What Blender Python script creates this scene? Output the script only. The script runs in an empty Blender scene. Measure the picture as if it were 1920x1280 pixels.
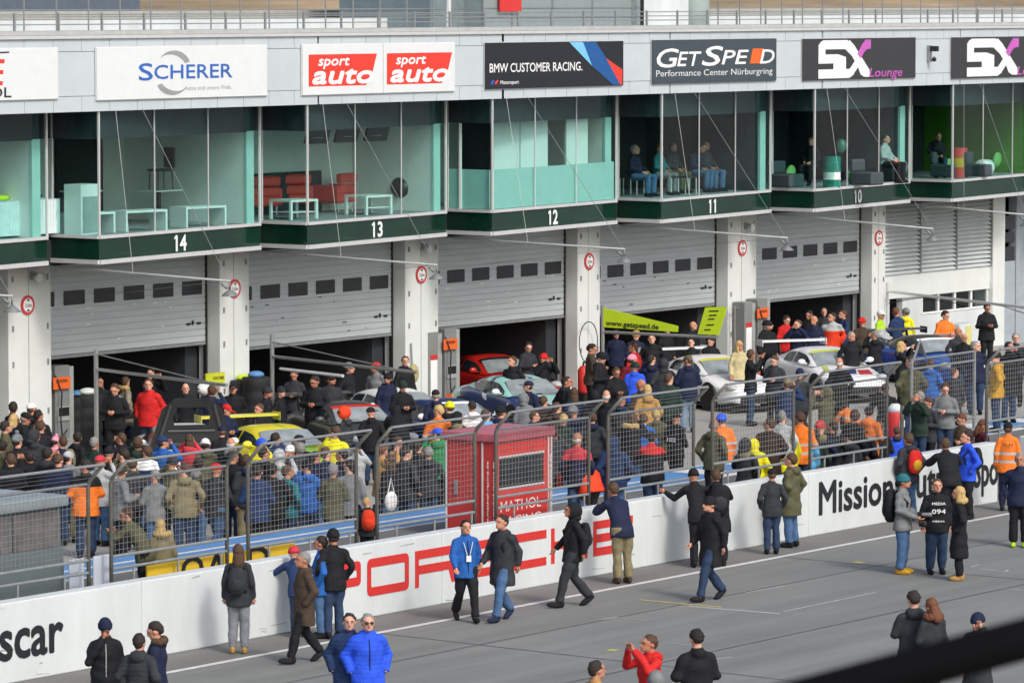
import bpy, bmesh, math, random
import numpy as np
from mathutils import Vector, Matrix, noise
random.seed(7)
rad = math.radians
SC = bpy.context.scene
COL = SC.collection

# ------------------------------------------------------------------ camera
FPX, YHOR, VPX, HCAM = 8400.0, -5.0, 7020.0, 10.5      # long lens from the stand opposite
PITCH = math.atan((640 - YHOR) / FPX)
AZ = math.atan(FPX / ((VPX - 960) * math.cos(PITCH)))
FWD = Vector((math.sin(AZ) * math.cos(PITCH), math.cos(AZ) * math.cos(PITCH), -math.sin(PITCH)))
RIGHT = Vector((math.cos(AZ), -math.sin(AZ), 0))
UP = RIGHT.cross(FWD)
CAMP = Vector((0, 0, HCAM))
cd = bpy.data.cameras.new("camera"); cam = bpy.data.objects.new("camera", cd); COL.objects.link(cam)
cam.matrix_world = Matrix((RIGHT, UP, -FWD)).transposed().to_4x4()
cam.location = CAMP
cd.sensor_width = 36; cd.lens = 36 * FPX / 1920; cd.clip_start = .5; cd.clip_end = 3000
cd.dof.use_dof = True; cd.dof.focus_distance = 86; cd.dof.aperture_fstop = 14
SC.camera = cam
def ray(x, y): return FWD * FPX + RIGHT * (x - 960) - UP * (y - 640)
def PZ(x, y, z=0.0):
    d = ray(x, y); return CAMP + d * ((z - HCAM) / d.z)
def PY(x, y, Y):
    d = ray(x, y); return CAMP + d * (Y / d.y)
def XY(x, Y, y=600): return PY(x, y, Y).x

# ------------------------------------------------------------------ light
SUN_EL, SUN_AZ = rad(42), rad(199)     # high thin cloud, sun behind the stand
w = bpy.data.worlds.new("World"); SC.world = w; w.use_nodes = True
nt = w.node_tree; nt.nodes.clear()
sky = nt.nodes.new("ShaderNodeTexSky"); sky.sky_type = 'NISHITA'; sky.sun_disc = False
sky.sun_elevation = SUN_EL; sky.sun_rotation = SUN_AZ; sky.air_density = 1.0; sky.dust_density = 4.0; sky.ozone_density = 1.0
hs = nt.nodes.new("ShaderNodeHueSaturation"); hs.inputs['Saturation'].default_value = .95
bg = nt.nodes.new("ShaderNodeBackground"); bg.inputs['Strength'].default_value = .15
wo = nt.nodes.new("ShaderNodeOutputWorld")
nt.links.new(sky.outputs[0], hs.inputs['Color']); nt.links.new(hs.outputs[0], bg.inputs[0]); nt.links.new(bg.outputs[0], wo.inputs[0])
sd = bpy.data.lights.new("sun", 'SUN'); sd.energy = 1.15; sd.angle = rad(10); sd.color = (1, .98, .95)
sun = bpy.data.objects.new("sun", sd); COL.objects.link(sun)
sdir = Vector((math.sin(SUN_AZ) * math.cos(SUN_EL), math.cos(SUN_AZ) * math.cos(SUN_EL), math.sin(SUN_EL)))  # towards the sun
sun.rotation_euler = (-sdir).to_track_quat('-Z', 'Y').to_euler()
SC.view_settings.view_transform = 'Standard'; SC.view_settings.look = 'None'
SC.view_settings.gamma = 1; SC.view_settings.exposure = 0.22
SC.cycles.max_bounces = 6; SC.cycles.transparent_max_bounces = 24; SC.cycles.caustics_reflective = False; SC.cycles.caustics_refractive = False

# ------------------------------------------------------------------ materials
MATS = {}
def srgb(r, g, b):
    f = lambda c: (c / 255 / 12.92) if c / 255 <= .04045 else ((c / 255 + .055) / 1.055) ** 2.4
    return (f(r), f(g), f(b))
def mat(name, col, rough=.6, metal=0, var=.12, scale=3.0, bump=0.0, bscale=40, coat=0, spec=.5, stretch=None, emit=0):
    if name in MATS: return MATS[name]
    m = bpy.data.materials.new(name); m.use_nodes = True
    n, l = m.node_tree.nodes, m.node_tree.links
    b = n['Principled BSDF']
    b.inputs['Roughness'].default_value = rough; b.inputs['Metallic'].default_value = metal
    b.inputs['Specular IOR Level'].default_value = spec; b.inputs['Coat Weight'].default_value = coat
    tc = n.new('ShaderNodeTexCoord')
    src = tc.outputs['Object']
    if stretch:
        mp = n.new('ShaderNodeMapping'); mp.inputs['Scale'].default_value = stretch; l.new(src, mp.inputs[0]); src = mp.outputs[0]
    nz = n.new('ShaderNodeTexNoise'); nz.inputs['Scale'].default_value = scale; nz.inputs['Detail'].default_value = 5; nz.inputs['Roughness'].default_value = .65
    l.new(src, nz.inputs['Vector'])
    cr = n.new('ShaderNodeValToRGB')
    cr.color_ramp.elements[0].position = .3; cr.color_ramp.elements[1].position = .7
    cr.color_ramp.elements[0].color = (*[c * (1 - var) for c in col], 1); cr.color_ramp.elements[1].color = (*[min(1, c * (1 + var)) for c in col], 1)
    l.new(nz.outputs[0], cr.inputs[0]); l.new(cr.outputs[0], b.inputs['Base Color'])
    if bump:
        n2 = n.new('ShaderNodeTexNoise'); n2.inputs['Scale'].default_value = bscale; n2.inputs['Detail'].default_value = 4
        l.new(src, n2.inputs['Vector'])
        bp = n.new('ShaderNodeBump'); bp.inputs['Strength'].default_value = bump; bp.inputs['Distance'].default_value = .02
        l.new(n2.outputs[0], bp.inputs['Height']); l.new(bp.outputs[0], b.inputs['Normal'])
    MATS[name] = m; return m
def glass_mat(name, tint, refl=1.0, rough=.0, haze=0.0, hcol=(.5, .6, .6)):
    m = bpy.data.materials.new(name); m.use_nodes = True
    n, l = m.node_tree.nodes, m.node_tree.links; n.clear()
    o = n.new('ShaderNodeOutputMaterial'); t = n.new('ShaderNodeBsdfTransparent'); t.inputs[0].default_value = (*tint, 1)
    g = n.new('ShaderNodeBsdfGlossy'); g.inputs['Roughness'].default_value = rough; g.inputs[0].default_value = (1, 1, 1, 1)
    fr = n.new('ShaderNodeFresnel'); fr.inputs[0].default_value = 1.5
    ge = n.new('ShaderNodeNewGeometry'); iv = n.new('ShaderNodeMath'); iv.operation = 'SUBTRACT'; iv.inputs[0].default_value = 1; l.new(ge.outputs['Backfacing'], iv.inputs[1])
    ml = n.new('ShaderNodeMath'); ml.operation = 'MULTIPLY'; fm = n.new('ShaderNodeMath'); fm.operation = 'MULTIPLY'; fm.inputs[1].default_value = refl; l.new(fr.outputs[0], fm.inputs[0]); l.new(fm.outputs[0], ml.inputs[0]); l.new(iv.outputs[0], ml.inputs[1])
    mx = n.new('ShaderNodeMixShader'); l.new(ml.outputs[0], mx.inputs[0]); l.new(g.outputs[0], mx.inputs[2])
    if haze:
        d = n.new('ShaderNodeBsdfDiffuse'); d.inputs[0].default_value = (*hcol, 1)
        m2 = n.new('ShaderNodeMixShader'); m2.inputs[0].default_value = haze; l.new(t.outputs[0], m2.inputs[1]); l.new(d.outputs[0], m2.inputs[2]); l.new(m2.outputs[0], mx.inputs[1])
    else: l.new(t.outputs[0], mx.inputs[1])
    l.new(mx.outputs[0], o.inputs[0]); MATS[name] = m; return m
M = dict(
    white=mat('white_panel', (.54, .605, .64), .45, var=.05, scale=1.2),
    conc=mat('pale_concrete', (.70, .74, .73), .75, var=.045, scale=1.6, bump=.15, bscale=12),
    wallp=mat('white_wall_paint', (.635, .685, .695), .55, var=.10, scale=1.1, bump=.08, bscale=20, stretch=(1, 1, .35)),
    cap=mat('coping_grey', (.42, .44, .43), .6, var=.1),
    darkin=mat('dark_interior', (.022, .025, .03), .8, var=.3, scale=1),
    green=mat('green_band', (.006, .035, .022), .12, var=.25, scale=.8, coat=.3),
    alu=mat('aluminium_trim', (.72, .73, .74), .35, .3, var=.06),
    steel=mat('galvanised_steel', (.36, .37, .36), .4, .5, var=.12, scale=6),
    post=mat('weathered_post', (.17, .165, .145), .55, .2, var=.25, scale=8),
    rail=mat('grey_rail', (.30, .32, .32), .45, .4, var=.15, scale=6),
    wire=mat('mesh_wire', (.27, .285, .29), .45, .4, var=.1),
    door=mat('shutter_grey', (.52, .575, .595), .5, .25, var=.06, scale=1.0, stretch=(1, 1, 6)),
    black=mat('black_plastic', (.012, .012, .014), .5, var=.3),
    rubber=mat('tyre_rubber', (.018, .018, .018), .8, var=.3),
    red=mat('red_paint', (.52, .02, .018), .4, var=.08),
    boothred=mat('booth_red', (.62, .05, .045), .45, var=.1),
    orange=mat('signal_orange', (.80, .14, .02), .5, var=.08),
    neon=mat('neon_yellow', (.60, .80, .02), .5, var=.05),
    yellow=mat('board_yellow', (.70, .48, .03), .5, var=.08),
    blue=mat('strip_blue', (.10, .25, .50), .6, var=.12, scale=2),
    linew=mat('line_white', (.66, .66, .63), .7, var=.2, scale=5),
    liney=mat('line_yellow', (.48, .44, .12), .7, var=.25, scale=6),
    linef=mat('faded_line', (.42, .43, .42), .75, var=.25, scale=7),
    ltext=mat('black_letter', (.015, .017, .022), .5),
    ink=mat('white_letter', (.85, .87, .87), .5, var=.03),
    inkred=mat('porsche_red', (.62, .035, .03), .5, var=.06),
    glass=glass_mat('lounge_glass', (.815, .94, .92), .6),
    clear=glass_mat('window_glass', (.75, .82, .82)),
    frost=mat('frosted_panel', (.48, .70, .67), .3, var=.05),
    carglass=mat('car_glass', (.02, .03, .035), .06, var=.2, spec=.8),
    teal_wall=mat('lounge_wall', (.84, .86, .85), .7, var=.05),
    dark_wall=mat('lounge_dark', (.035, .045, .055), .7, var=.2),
    carpet=mat('lounge_floor', (.30, .33, .34), .8, var=.15),
    greenw=mat('green_wall', (.10, .30, .03), .6, var=.05),
)
def ground_mat(name, c1, c2, streak, dark, rough=.9):
    m = bpy.data.materials.new(name); m.use_nodes = True
    n, l = m.node_tree.nodes, m.node_tree.links; b = n['Principled BSDF']; b.inputs['Roughness'].default_value = rough; b.inputs['Specular IOR Level'].default_value = .3
    tc = n.new('ShaderNodeTexCoord')
    def nz(sc, det, mp=None):
        t = n.new('ShaderNodeTexNoise'); t.inputs['Scale'].default_value = sc; t.inputs['Detail'].default_value = det; t.inputs['Roughness'].default_value = .7
        if mp:
            q = n.new('ShaderNodeMapping'); q.inputs['Scale'].default_value = mp; l.new(tc.outputs['Object'], q.inputs[0]); l.new(q.outputs[0], t.inputs['Vector'])
        else: l.new(tc.outputs['Object'], t.inputs['Vector'])
        return t
    a = nz(.35, 6); r = n.new('ShaderNodeValToRGB'); r.color_ramp.elements[0].position = .35; r.color_ramp.elements[1].position = .68
    r.color_ramp.elements[0].color = (*c1, 1); r.color_ramp.elements[1].color = (*c2, 1); l.new(a.outputs[0], r.inputs[0])
    s = nz(1.0, 5, (.035, .9, 1)); r2 = n.new('ShaderNodeValToRGB'); r2.color_ramp.elements[0].position = .40; r2.color_ramp.elements[1].position = .66
    r2.color_ramp.elements[0].color = (*[dark] * 3, 1); r2.color_ramp.elements[1].color = (1, 1, 1, 1); l.new(s.outputs[0], r2.inputs[0])
    mx = n.new('ShaderNodeMix'); mx.data_type = 'RGBA'; mx.blend_type = 'MULTIPLY'; mx.inputs[0].default_value = streak
    l.new(r.outputs[0], mx.inputs[6]); l.new(r2.outputs[0], mx.inputs[7])
    g = nz(55, 3); r3 = n.new('ShaderNodeValToRGB'); r3.color_ramp.elements[0].position = .3; r3.color_ramp.elements[1].position = .75
    r3.color_ramp.elements[0].color = (.82, .82, .82, 1); r3.color_ramp.elements[1].color = (1.1, 1.1, 1.1, 1); l.new(g.outputs[0], r3.inputs[0])
    m3 = n.new('ShaderNodeMix'); m3.data_type = 'RGBA'; m3.blend_type = 'MULTIPLY'; m3.inputs[0].default_value = 1
    l.new(mx.outputs[2], m3.inputs[6]); l.new(r3.outputs[0], m3.inputs[7]); l.new(m3.outputs[2], b.inputs['Base Color'])
    bp = n.new('ShaderNodeBump'); bp.inputs['Strength'].default_value = .25; bp.inputs['Distance'].default_value = .01; l.new(g.outputs[0], bp.inputs['Height']); l.new(bp.outputs[0], b.inputs['Normal'])
    MATS[name] = m; return m
M['asphalt'] = ground_mat('track_asphalt', (.232, .240, .228), (.272, .278, .260), 1.0, .80)
M['verge'] = ground_mat('verge_asphalt', (.190, .190, .180), (.235, .232, .220), .6, .8)
M['pit'] = ground_mat('pit_concrete', (.36, .355, .325), (.43, .425, .395), .4, .85)
M['plat'] = ground_mat('platform_concrete', (.15, .152, .145), (.20, .20, .19), .4, .85)

# ------------------------------------------------------------------ mesh helpers
class MB:
    def __init__(s): s.v = []; s.f = []; s.m = []; s.cur = 0
    def add(s, vs, fs):
        k = len(s.v); s.v += [tuple(p) for p in vs]; s.f += [tuple(i + k for i in f) for f in fs]; s.m += [s.cur] * len(fs)
    def box(s, x0, x1, y0, y1, z0, z1, rz=0, c=None):
        p = [Vector((x, y, z)) for z in (z0, z1) for y in (y0, y1) for x in (x0, x1)]
        if rz:
            R = Matrix.Rotation(rz, 3, 'Z'); c = Vector(c or ((x0 + x1) / 2, (y0 + y1) / 2, 0)); p = [R @ (q - c) + c for q in p]
        s.add(p, [(0, 2, 3, 1), (4, 5, 7, 6), (0, 1, 5, 4), (2, 6, 7, 3), (0, 4, 6, 2), (1, 3, 7, 5)]); return s
    def quad(s, a, b, c, d): s.add([a, b, c, d], [(0, 1, 2, 3)]); return s
    def prism(s, poly, z0, z1):                    # plan polygon, counter-clockwise
        k = len(poly); s.add([(x, y, z0) for x, y in poly] + [(x, y, z1) for x, y in poly],
            [tuple(range(k - 1, -1, -1)), tuple(range(k, 2 * k))] + [(i, (i + 1) % k, (i + 1) % k + k, i + k) for i in range(k)]); return s
    def extr(s, poly, o, ux, uz, un, t):           # flat outline in the plane (ux,uz) from o, thickness t along un
        o, ux, uz, un = Vector(o), Vector(ux), Vector(uz), Vector(un); k = len(poly)
        P = [o + ux * a + uz * b for a, b in poly]; Q = [p + un * t for p in P]
        s.add(P + Q, [tuple(range(k)), tuple(range(2 * k - 1, k - 1, -1))] + [((i + 1) % k, i, i + k, (i + 1) % k + k) for i in range(k)]); return s
    def tube(s, pts, r, n=8, cap=True):
        pts = [Vector(p) for p in pts]; rs = r if isinstance(r, (list, tuple)) else [r] * len(pts); rings = []
        prev = None
        for i, p in enumerate(pts):
            d = (pts[min(i + 1, len(pts) - 1)] - pts[max(i - 1, 0)]).normalized()
            if prev is None: a = d.cross(Vector((0, 0, 1)) if abs(d.z) < .95 else Vector((1, 0, 0))).normalized()
            else: a = (prev - d * prev.dot(d)).normalized()
            prev = a; b = d.cross(a)
            rings.append([p + (a * math.cos(t) + b * math.sin(t)) * rs[i] for t in [2 * math.pi * j / n for j in range(n)]])
        fs = []
        for i in range(len(pts) - 1):
            for j in range(n): fs.append((i * n + j, i * n + (j + 1) % n, (i + 1) * n + (j + 1) % n, (i + 1) * n + j))
        if cap: fs += [tuple(range(n - 1, -1, -1)), tuple((len(pts) - 1) * n + j for j in range(n))]
        s.add([p for q in rings for p in q], fs); return s
    def lathe(s, prof, c=(0, 0, 0), n=20, axis='Z'):
        c = Vector(c); vs = []; fs = []
        for r, h in prof:
            for j in range(n):
                t = 2 * math.pi * j / n; a, b = r * math.cos(t), r * math.sin(t)
                vs.append(c + (Vector((a, b, h)) if axis == 'Z' else Vector((h, a, b)) if axis == 'X' else Vector((b, h, a))))
        k = len(prof)
        for i in range(k - 1):
            for j in range(n): fs.append((i * n + j, i * n + (j + 1) % n, (i + 1) * n + (j + 1) % n, (i + 1) * n + j))
        fs += [tuple(range(n - 1, -1, -1)), tuple((k - 1) * n + j for j in range(n))]
        s.add(vs, fs); return s
    def ell(s, c, r, n=14, k=9):
        c = Vector(c); vs = [c + Vector((0, 0, -r[2]))]; fs = []
        for i in range(1, k):
            a = -math.pi / 2 + math.pi * i / k
            for j in range(n):
                t = 2 * math.pi * j / n; vs.append(c + Vector((r[0] * math.cos(a) * math.cos(t), r[1] * math.cos(a) * math.sin(t), r[2] * math.sin(a))))
        vs.append(c + Vector((0, 0, r[2]))); top = len(vs) - 1
        for j in range(n): fs.append((0, 1 + (j + 1) % n, 1 + j)); fs.append((top, 1 + (k - 2) * n + j, 1 + (k - 2) * n + (j + 1) % n))
        for i in range(k - 2):
            for j in range(n): fs.append((1 + i * n + j, 1 + i * n + (j + 1) % n, 1 + (i + 1) * n + (j + 1) % n, 1 + (i + 1) * n + j))
        s.add(vs, fs); return s
    def mesh(s, name, mats, smooth=False):
        me = bpy.data.meshes.new(name); me.from_pydata(s.v, [], s.f)
        for m in (mats if isinstance(mats, (list, tuple)) else [mats]): me.materials.append(m)
        me.polygons.foreach_set('material_index', s.m)
        if smooth: me.polygons.foreach_set('use_smooth', [True] * len(s.f))
        me.update(); return me
    def build(s, name, mats, parent=None, loc=(0, 0, 0), rz=0, smooth=False):
        return link(name, s.mesh(name, mats, smooth), parent, loc, rz)
def link(name, me, parent=None, loc=(0, 0, 0), rz=0):
    o = bpy.data.objects.new(name, me); COL.objects.link(o); o.location = loc; o.rotation_euler = (0, 0, rz)
    if parent: o.parent = parent
    return o
USED = set()
def tag(o, label, cat, group=None):
    o['label'] = label; o['category'] = cat
    if group: o['group'] = group
    if not group and label in USED: print('DUP LABEL', label)
    nw = len(label.split())
    if nw < 4 or nw > 16: print('LABEL LENGTH', nw, label)
    USED.add(label); return o
def thing(name, label, cat, loc=(0, 0, 0), rz=0, group=None):
    return tag(link(name, None, None, loc, rz), label, cat, group)
def struct(o, kind='structure'): o['kind'] = kind; return o
def bevel(o, w=.01, seg=2):
    m = o.modifiers.new('bevel', 'BEVEL'); m.width = w; m.segments = seg; m.limit_method = 'ANGLE'; m.angle_limit = rad(40); return o
_TX = {}
def text_mesh(s, h, wid=None, bold=0.0, ext=.004, shear=0.0):
    """lettering in the XZ plane facing -Y, lower left at the origin; h = height of a capital"""
    key = (s, round(h, 3), wid and round(wid, 3), bold, shear)
    if key in _TX: return _TX[key]
    cu = bpy.data.curves.new('t', 'FONT'); cu.body = s; cu.size = 1; cu.extrude = 0; cu.shear = shear; cu.resolution_u = 3
    ob = bpy.data.objects.new('t', cu); COL.objects.link(ob)
    dg = bpy.context.evaluated_depsgraph_get(); m0 = bpy.data.meshes.new_from_object(ob.evaluated_get(dg))
    bpy.data.objects.remove(ob); bpy.data.curves.remove(cu)
    n = len(m0.vertices); co = np.empty(n * 3); m0.vertices.foreach_get('co', co); co = co.reshape(-1, 3)
    x0, x1 = co[:, 0].min(), co[:, 0].max(); k = h / .729
    kx = wid / (x1 - x0) if wid else k
    fs = [tuple(p.vertices) for p in m0.polygons]; vs = []; fo = []; b_ = bold * h * 1.6
    for q, (dx, dz) in enumerate([(0, 0)] + [(b_ * math.cos(a_ * math.pi / 4), b_ * math.sin(a_ * math.pi / 4)) for a_ in range(8)] if bold else [(0, 0)]):
        o = len(vs); vs += [((c[0] - x0) * kx + dx, -.0004 * q, c[1] * k + dz) for c in co]; fo += [tuple(i + o for i in f) for f in fs]
    me = bpy.data.meshes.new('lettering'); me.from_pydata(vs, [], fo); me.update()
    _TX[key] = me; return me
def text(s, parent, loc, h, m, wid=None, bold=0.0, rz=0, name='lettering', shear=0.0):
    me = text_mesh(s, h, wid, bold, shear=shear).copy(); me.materials.clear(); me.materials.append(m)
    return link(name, me, parent, loc, rz)
# ------------------------------------------------------------------ ground
YW = PZ(474, 1197, 0).y                    # face of the white pit wall
Yf = PZ(98, 490, 4.68).y                   # plane where the lounge boxes start
Yb = Yf - 1.38                             # their foremost edge
Yp, Yd = Yf + .9, Yf + 1.3                 # pillars, shutters
g = MB(); g.quad((-700, -300, -.012), (900, -300, -.012), (900, 900, -.012), (-700, 900, -.012)); struct(g.build('ground', M['pit']))
g = MB(); g.quad((-60, YW - 26, 0), (260, YW - 26, 0), (260, YW - 1.2, 0), (-60, YW - 1.2, 0)); struct(g.build('race_track', M['asphalt']))
g = MB(); g.quad((-60, YW - 1.2, 0), (260, YW - 1.2, 0), (260, YW + .3, 0), (-60, YW + .3, 0)); struct(g.build('track_verge', M['verge']))
g = MB(); g.quad((-60, YW + .3, -.004), (260, YW + .3, -.004), (260, Yf + 16, -.004), (-60, Yf + 16, -.004)); struct(g.build('pit_lane', M['pit']))
def ribbon(mb, p, q, wd, z):
    p, q = Vector((p[0], p[1], z)), Vector((q[0], q[1], z)); d = (q - p).normalized(); s = Vector((-d.y, d.x, 0)) * wd / 2
    mb.quad(p - s, q - s, q + s, p + s)
mk = MB(); yl = YW - 1.25; ribbon(mk, (-60, yl), (260, yl), .14, .004)
struct(mk.build('edge_line', M['linew']))
mk = MB()
def gp(x, y): q = PZ(x, y, 0); return (q.x, q.y)
for (a, b, wd) in (((1290, 1136), (1462, 1150), .11), ((1470, 1146), (1642, 1110), .05), ((1398, 1111), (1472, 1098), .05),
                   ((1128, 1161), (1158, 1157), .06), ((1158, 1157), (1215, 1163), .03), ((1334, 1236), (1372, 1231), .06), ((1840, 1066), (1884, 1072), .05),
                   ((1884, 1072), (1890, 1068), .05), ((1884, 1103), (1925, 1107), .04), ((1820, 1063), (1835, 1058), .04), ((1240, 1204), (1300, 1209), .03)):
    ribbon(mk, gp(*a), gp(*b), wd, .004)
struct(mk.build('grid_markings', M['linef']))
mk = MB(); ribbon(mk, gp(1200, 1124), gp(1352, 1138), .09, .0045); ribbon(mk, gp(1140, 1218), gp(1158, 1219), .2, .0045); ribbon(mk, gp(1602, 1053), gp(1618, 1055), .2, .0045)
struct(mk.build('yellow_markings', M['liney']))
mk = MB()
for yy, x0_, x1_, wd_ in ((3.4, 0, 200, .05), (6.9, 0, 200, .06), (10.6, 20, 200, .05), (13.8, 0, 200, .06)): ribbon(mk, (x0_, YW - yy), (x1_, YW - yy - .05), wd_, .003)
for xx in (49, 58.5, 71, 83): ribbon(mk, (xx, YW - 1.3), (xx - .6, YW - 14), .05, .0034)
struct(mk.build('asphalt_seam', mat('seam_sealant', (.10, .10, .10), .7, var=.3)))
# raised walkway behind the wall with its blue and white rubber strips
ZPL = .8
XGAP = XY(1871, YW, 950)
pf = MB(); pf.box(-40, 240, YW + .3, YW + 3.25, -.02, ZPL); plat = struct(pf.build('pit_wall_walkway', M['plat']))
pf = MB(); pf.box(-40, 240, YW + 3.25, YW + 4.9, -.02, ZPL); struct(pf.build('walkway_rear_strip', M['linew']))
bs = MB()
xa = XY(1290, YW + 3.5, 880)
bs.quad((-40, YW + 3.35, ZPL + .004), (xa, YW + 3.35, ZPL + .004), (xa, YW + 4.05, ZPL + .004), (-40, YW + 4.05, ZPL + .004))
bs.quad((-40, YW + 4.2, ZPL + .004), (xa, YW + 4.2, ZPL + .004), (xa, YW + 4.78, ZPL + .004), (-40, YW + 4.78, ZPL + .004))
x = xa
while x < 200:
    bs.quad((x, YW + 3.35, ZPL + .004), (x + 1.1, YW + 3.35, ZPL + .004), (x + 1.1, YW + 4.78, ZPL + .004), (x, YW + 4.78, ZPL + .004)); x += 1.95
struct(bs.build('blue_strips', M['blue']))
gu = MB(); gu.quad((-40, YW + 5.0, 0), (240, YW + 5.0, 0), (240, YW + 5.2, 0), (-40, YW + 5.2, 0)); struct(gu.build('drain_gutter', M['rubber']))

# ------------------------------------------------------------------ the white pit wall and its lettering
wl = thing('pit_wall', 'long low white concrete wall between track and pit lane, lettered in red and black', 'wall', (0, YW, 0))
mb = MB()
x = 6.0
while x < XGAP - .2:
    x2 = min(x + 4.0, XGAP); mb.box(x, x2 - .012, 0, .3, 0, 1.25); x = x2
o = mb.build('wall_body', M['wallp'], wl); bevel(o, .02)
mb = MB(); mb.box(XGAP + 1.4, XGAP + 40, .0, .3, 0, 1.25); o = mb.build('wall_body', M['wallp'], wl); bevel(o, .02)
def wx(px, y): return PY(px, y, YW).x
def wz(px, y): return PY(px, y, YW).z
def block_letter(ch, x0, x1, z0, z1, th, st):
    """squared wide letters as bars"""
    m = MB(); W_, Hh = x1 - x0, z1 - z0; zm = (z0 + z1) / 2
    def bar(a, b, c, d): m.box(x0 + a, x0 + b, -.006 - .0006 * (len(m.f) % 11), -.001, z0 + c, z0 + d)
    def ring(a, b, c, d, r=.09, inn=.02):
        def rr(xa, xb, za, zb, r):
            P = []
            for cx, cz, t0 in ((xb - r, zb - r, 0), (xa + r, zb - r, 90), (xa + r, za + r, 180), (xb - r, za + r, 270)):
                for k in range(5): t = rad(t0 + k * 22.5); P.append((cx + r * math.cos(t), cz + r * math.sin(t)))
            return P
        A = rr(x0 + a, x0 + b, z0 + c, z0 + d, r); B = rr(x0 + a + st, x0 + b - st, z0 + c + th, z0 + d - th, inn); n = len(A)
        for yy, fl in ((-.0105, 0),):
            vs = [(p[0], yy, p[1]) for p in A] + [(p[0], yy, p[1]) for p in B]
            m.add(vs, [(i, (i + 1) % n, (i + 1) % n + n, i + n) for i in range(n)])
    H = Hh
    if ch == 'P': bar(0, st, 0, H * .34); ring(0, W_, H * .34, H, .09)
    if ch == 'O': ring(0, W_, 0, H, .1)
    if ch == 'R': bar(0, st, 0, H); bar(st, W_ - .05, H - th, H); bar(W_ - st, W_, H * .42, H - .04); bar(st, W_ - .03, H * .36, H * .36 + th); m.extr([(W_ - st * 2, H * .36), (W_ - st * .7, H * .36), (W_ + .02, 0), (W_ - st * 1.2, 0)], (x0, -.006, z0), (1, 0, 0), (0, 0, 1), (0, 1, 0), .005)
    if ch == 'S': bar(0, W_, 0, th); bar(0, W_, H - th, H); bar(.03, W_ - .03, (H - th) / 2, (H + th) / 2); bar(0, st, (H + th) / 2 - .03, H - th); bar(W_ - st, W_, th, (H - th) / 2 + .03)
    if ch == 'C': bar(.04, W_, 0, th); bar(.04, W_, H - th, H); bar(0, st, .04, H - .04)
    if ch == 'H': bar(0, st, 0, H); bar(W_ - st, W_, 0, H); bar(st, W_ - st, (H - th) / 2, (H + th) / 2)
    if ch == 'E': bar(0, st, 0, H); bar(st, W_, 0, th); bar(st, W_, H - th, H); bar(st, W_ - .02, (H - th) / 2, (H + th) / 2)
    return m
rs = random.Random(11); mb = MB()
for k in range(42):
    x_ = rs.uniform(40, 78) ; z_ = abs(rs.gauss(.06, .14)) if k % 3 else rs.uniform(.9, 1.2); l_ = rs.uniform(.05, .5); h_ = rs.uniform(.006, .022); d_ = rs.uniform(-.03, .03)
    if x_ + l_ < XGAP - .2 and z_ < 1.2: mb.add([(x_, -.0025, z_), (x_ + l_, -.0025, z_ + d_), (x_ + l_ * .9, -.0025, z_ + d_ + h_), (x_ + l_ * .1, -.0025, z_ + h_)], [(0, 1, 2, 3)])
o = mb.build('scuff_marks', mat('wall_scuff', (.34, .36, .36), .8, var=.3), wl)
zb, zt = .36, 1.0
for ch, a, b, yy in (('P', 603, 676, 1110), ('O', 688, 766, 1090), ('R', 778, 855, 1080), ('S', 867, 940, 1065), ('C', 950, 1024, 1050), ('H', 1033, 1101, 1040), ('E', 1112, 1186, 1025)):
    block_letter(ch, wx(a, yy), wx(b, yy), zb, zt, .15, .11).build('red_letter', M['inkred'], wl)
zbt, cap = .40, .66
for s, a, b, yy in (('Mission:', 1536, 1684, 940), ('Future', 1698, 1812, 915), ('Sportscar.', 1826, 2010, 890)):
    xa, xb = wx(a, yy), wx(b, yy)
    if s[0] == 'S':
        s = 'Spo'; xb = XGAP - .03
    text(s, wl, (xa, -.006, zbt), cap, M['ltext'], wid=xb - xa, bold=.021)
xa = wx(117, 1210); wid = (wx(117, 1200) - wx(0, 1230)) / 3.75 * 9.0
text('Sportscar', wl, (xa - wid, -.006, .38), .68, M['ltext'], wid=wid, bold=.021)

# ------------------------------------------------------------------ pit building
Xs = [XY(px, Yf) for px in (98, 490, 838, 1157, 1445, 1705)]
W = (Xs[-1] - Xs[0]) / 5
def S(i): return Xs[i] if 0 <= i <= 5 else (Xs[0] + i * W if i < 0 else Xs[5] + (i - 5) * W)
zB, zT, zG, zL = 4.68, 5.27, 7.95, 9.67
zG = PY(300, 205, Yb).z; 
bld = thing('pit_building', 'long white pit building with glazed lounges above a row of numbered garages', 'building', (0, 0, 0))
I0, I1 = -3, 12
XL, XR = S(I0), S(I1)
# fascia of narrow metal panels
mb = MB(); zl = PY(960, 64, Yb).z
for i in range(I0, I1):
    x0 = S(i) + .30; n = 8; pw = W / n
    for k in range(n):
        mb.box(x0 + k * pw + .007, x0 + (k + 1) * pw - .007, Yb - .08, Yb + .1, zG, zG + (zl - zG) * .21)
        mb.box(x0 + k * pw + .007, x0 + (k + 1) * pw - .007, Yb - .08, Yb + .1, zG + (zl - zG) * .83, zl)
    mb.box(x0 + .012, x0 + W - .012, Yb - .075, Yb + .1, zG + (zl - zG) * .21 + .012, zG + (zl - zG) * .83 - .012)
fas = mb.build('fascia', M['white'], bld)
mb = MB(); mb.box(XL, XR, Yb - .02, Yb + .25, zG + .02, zl); mb.build('fascia_backing', M['cap'], bld)
mb = MB(); mb.box(XL, XR, Yb - .14, Yb + .5, zl + .004, zl + .075); mb.build('coping', M['alu'], bld)
mb = MB(); mb.box(XL, XR, Yb + .1, Yb + 1.2, zl + .08, zl + .17); mb.build('roof_kerb', M['cap'], bld)
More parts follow.
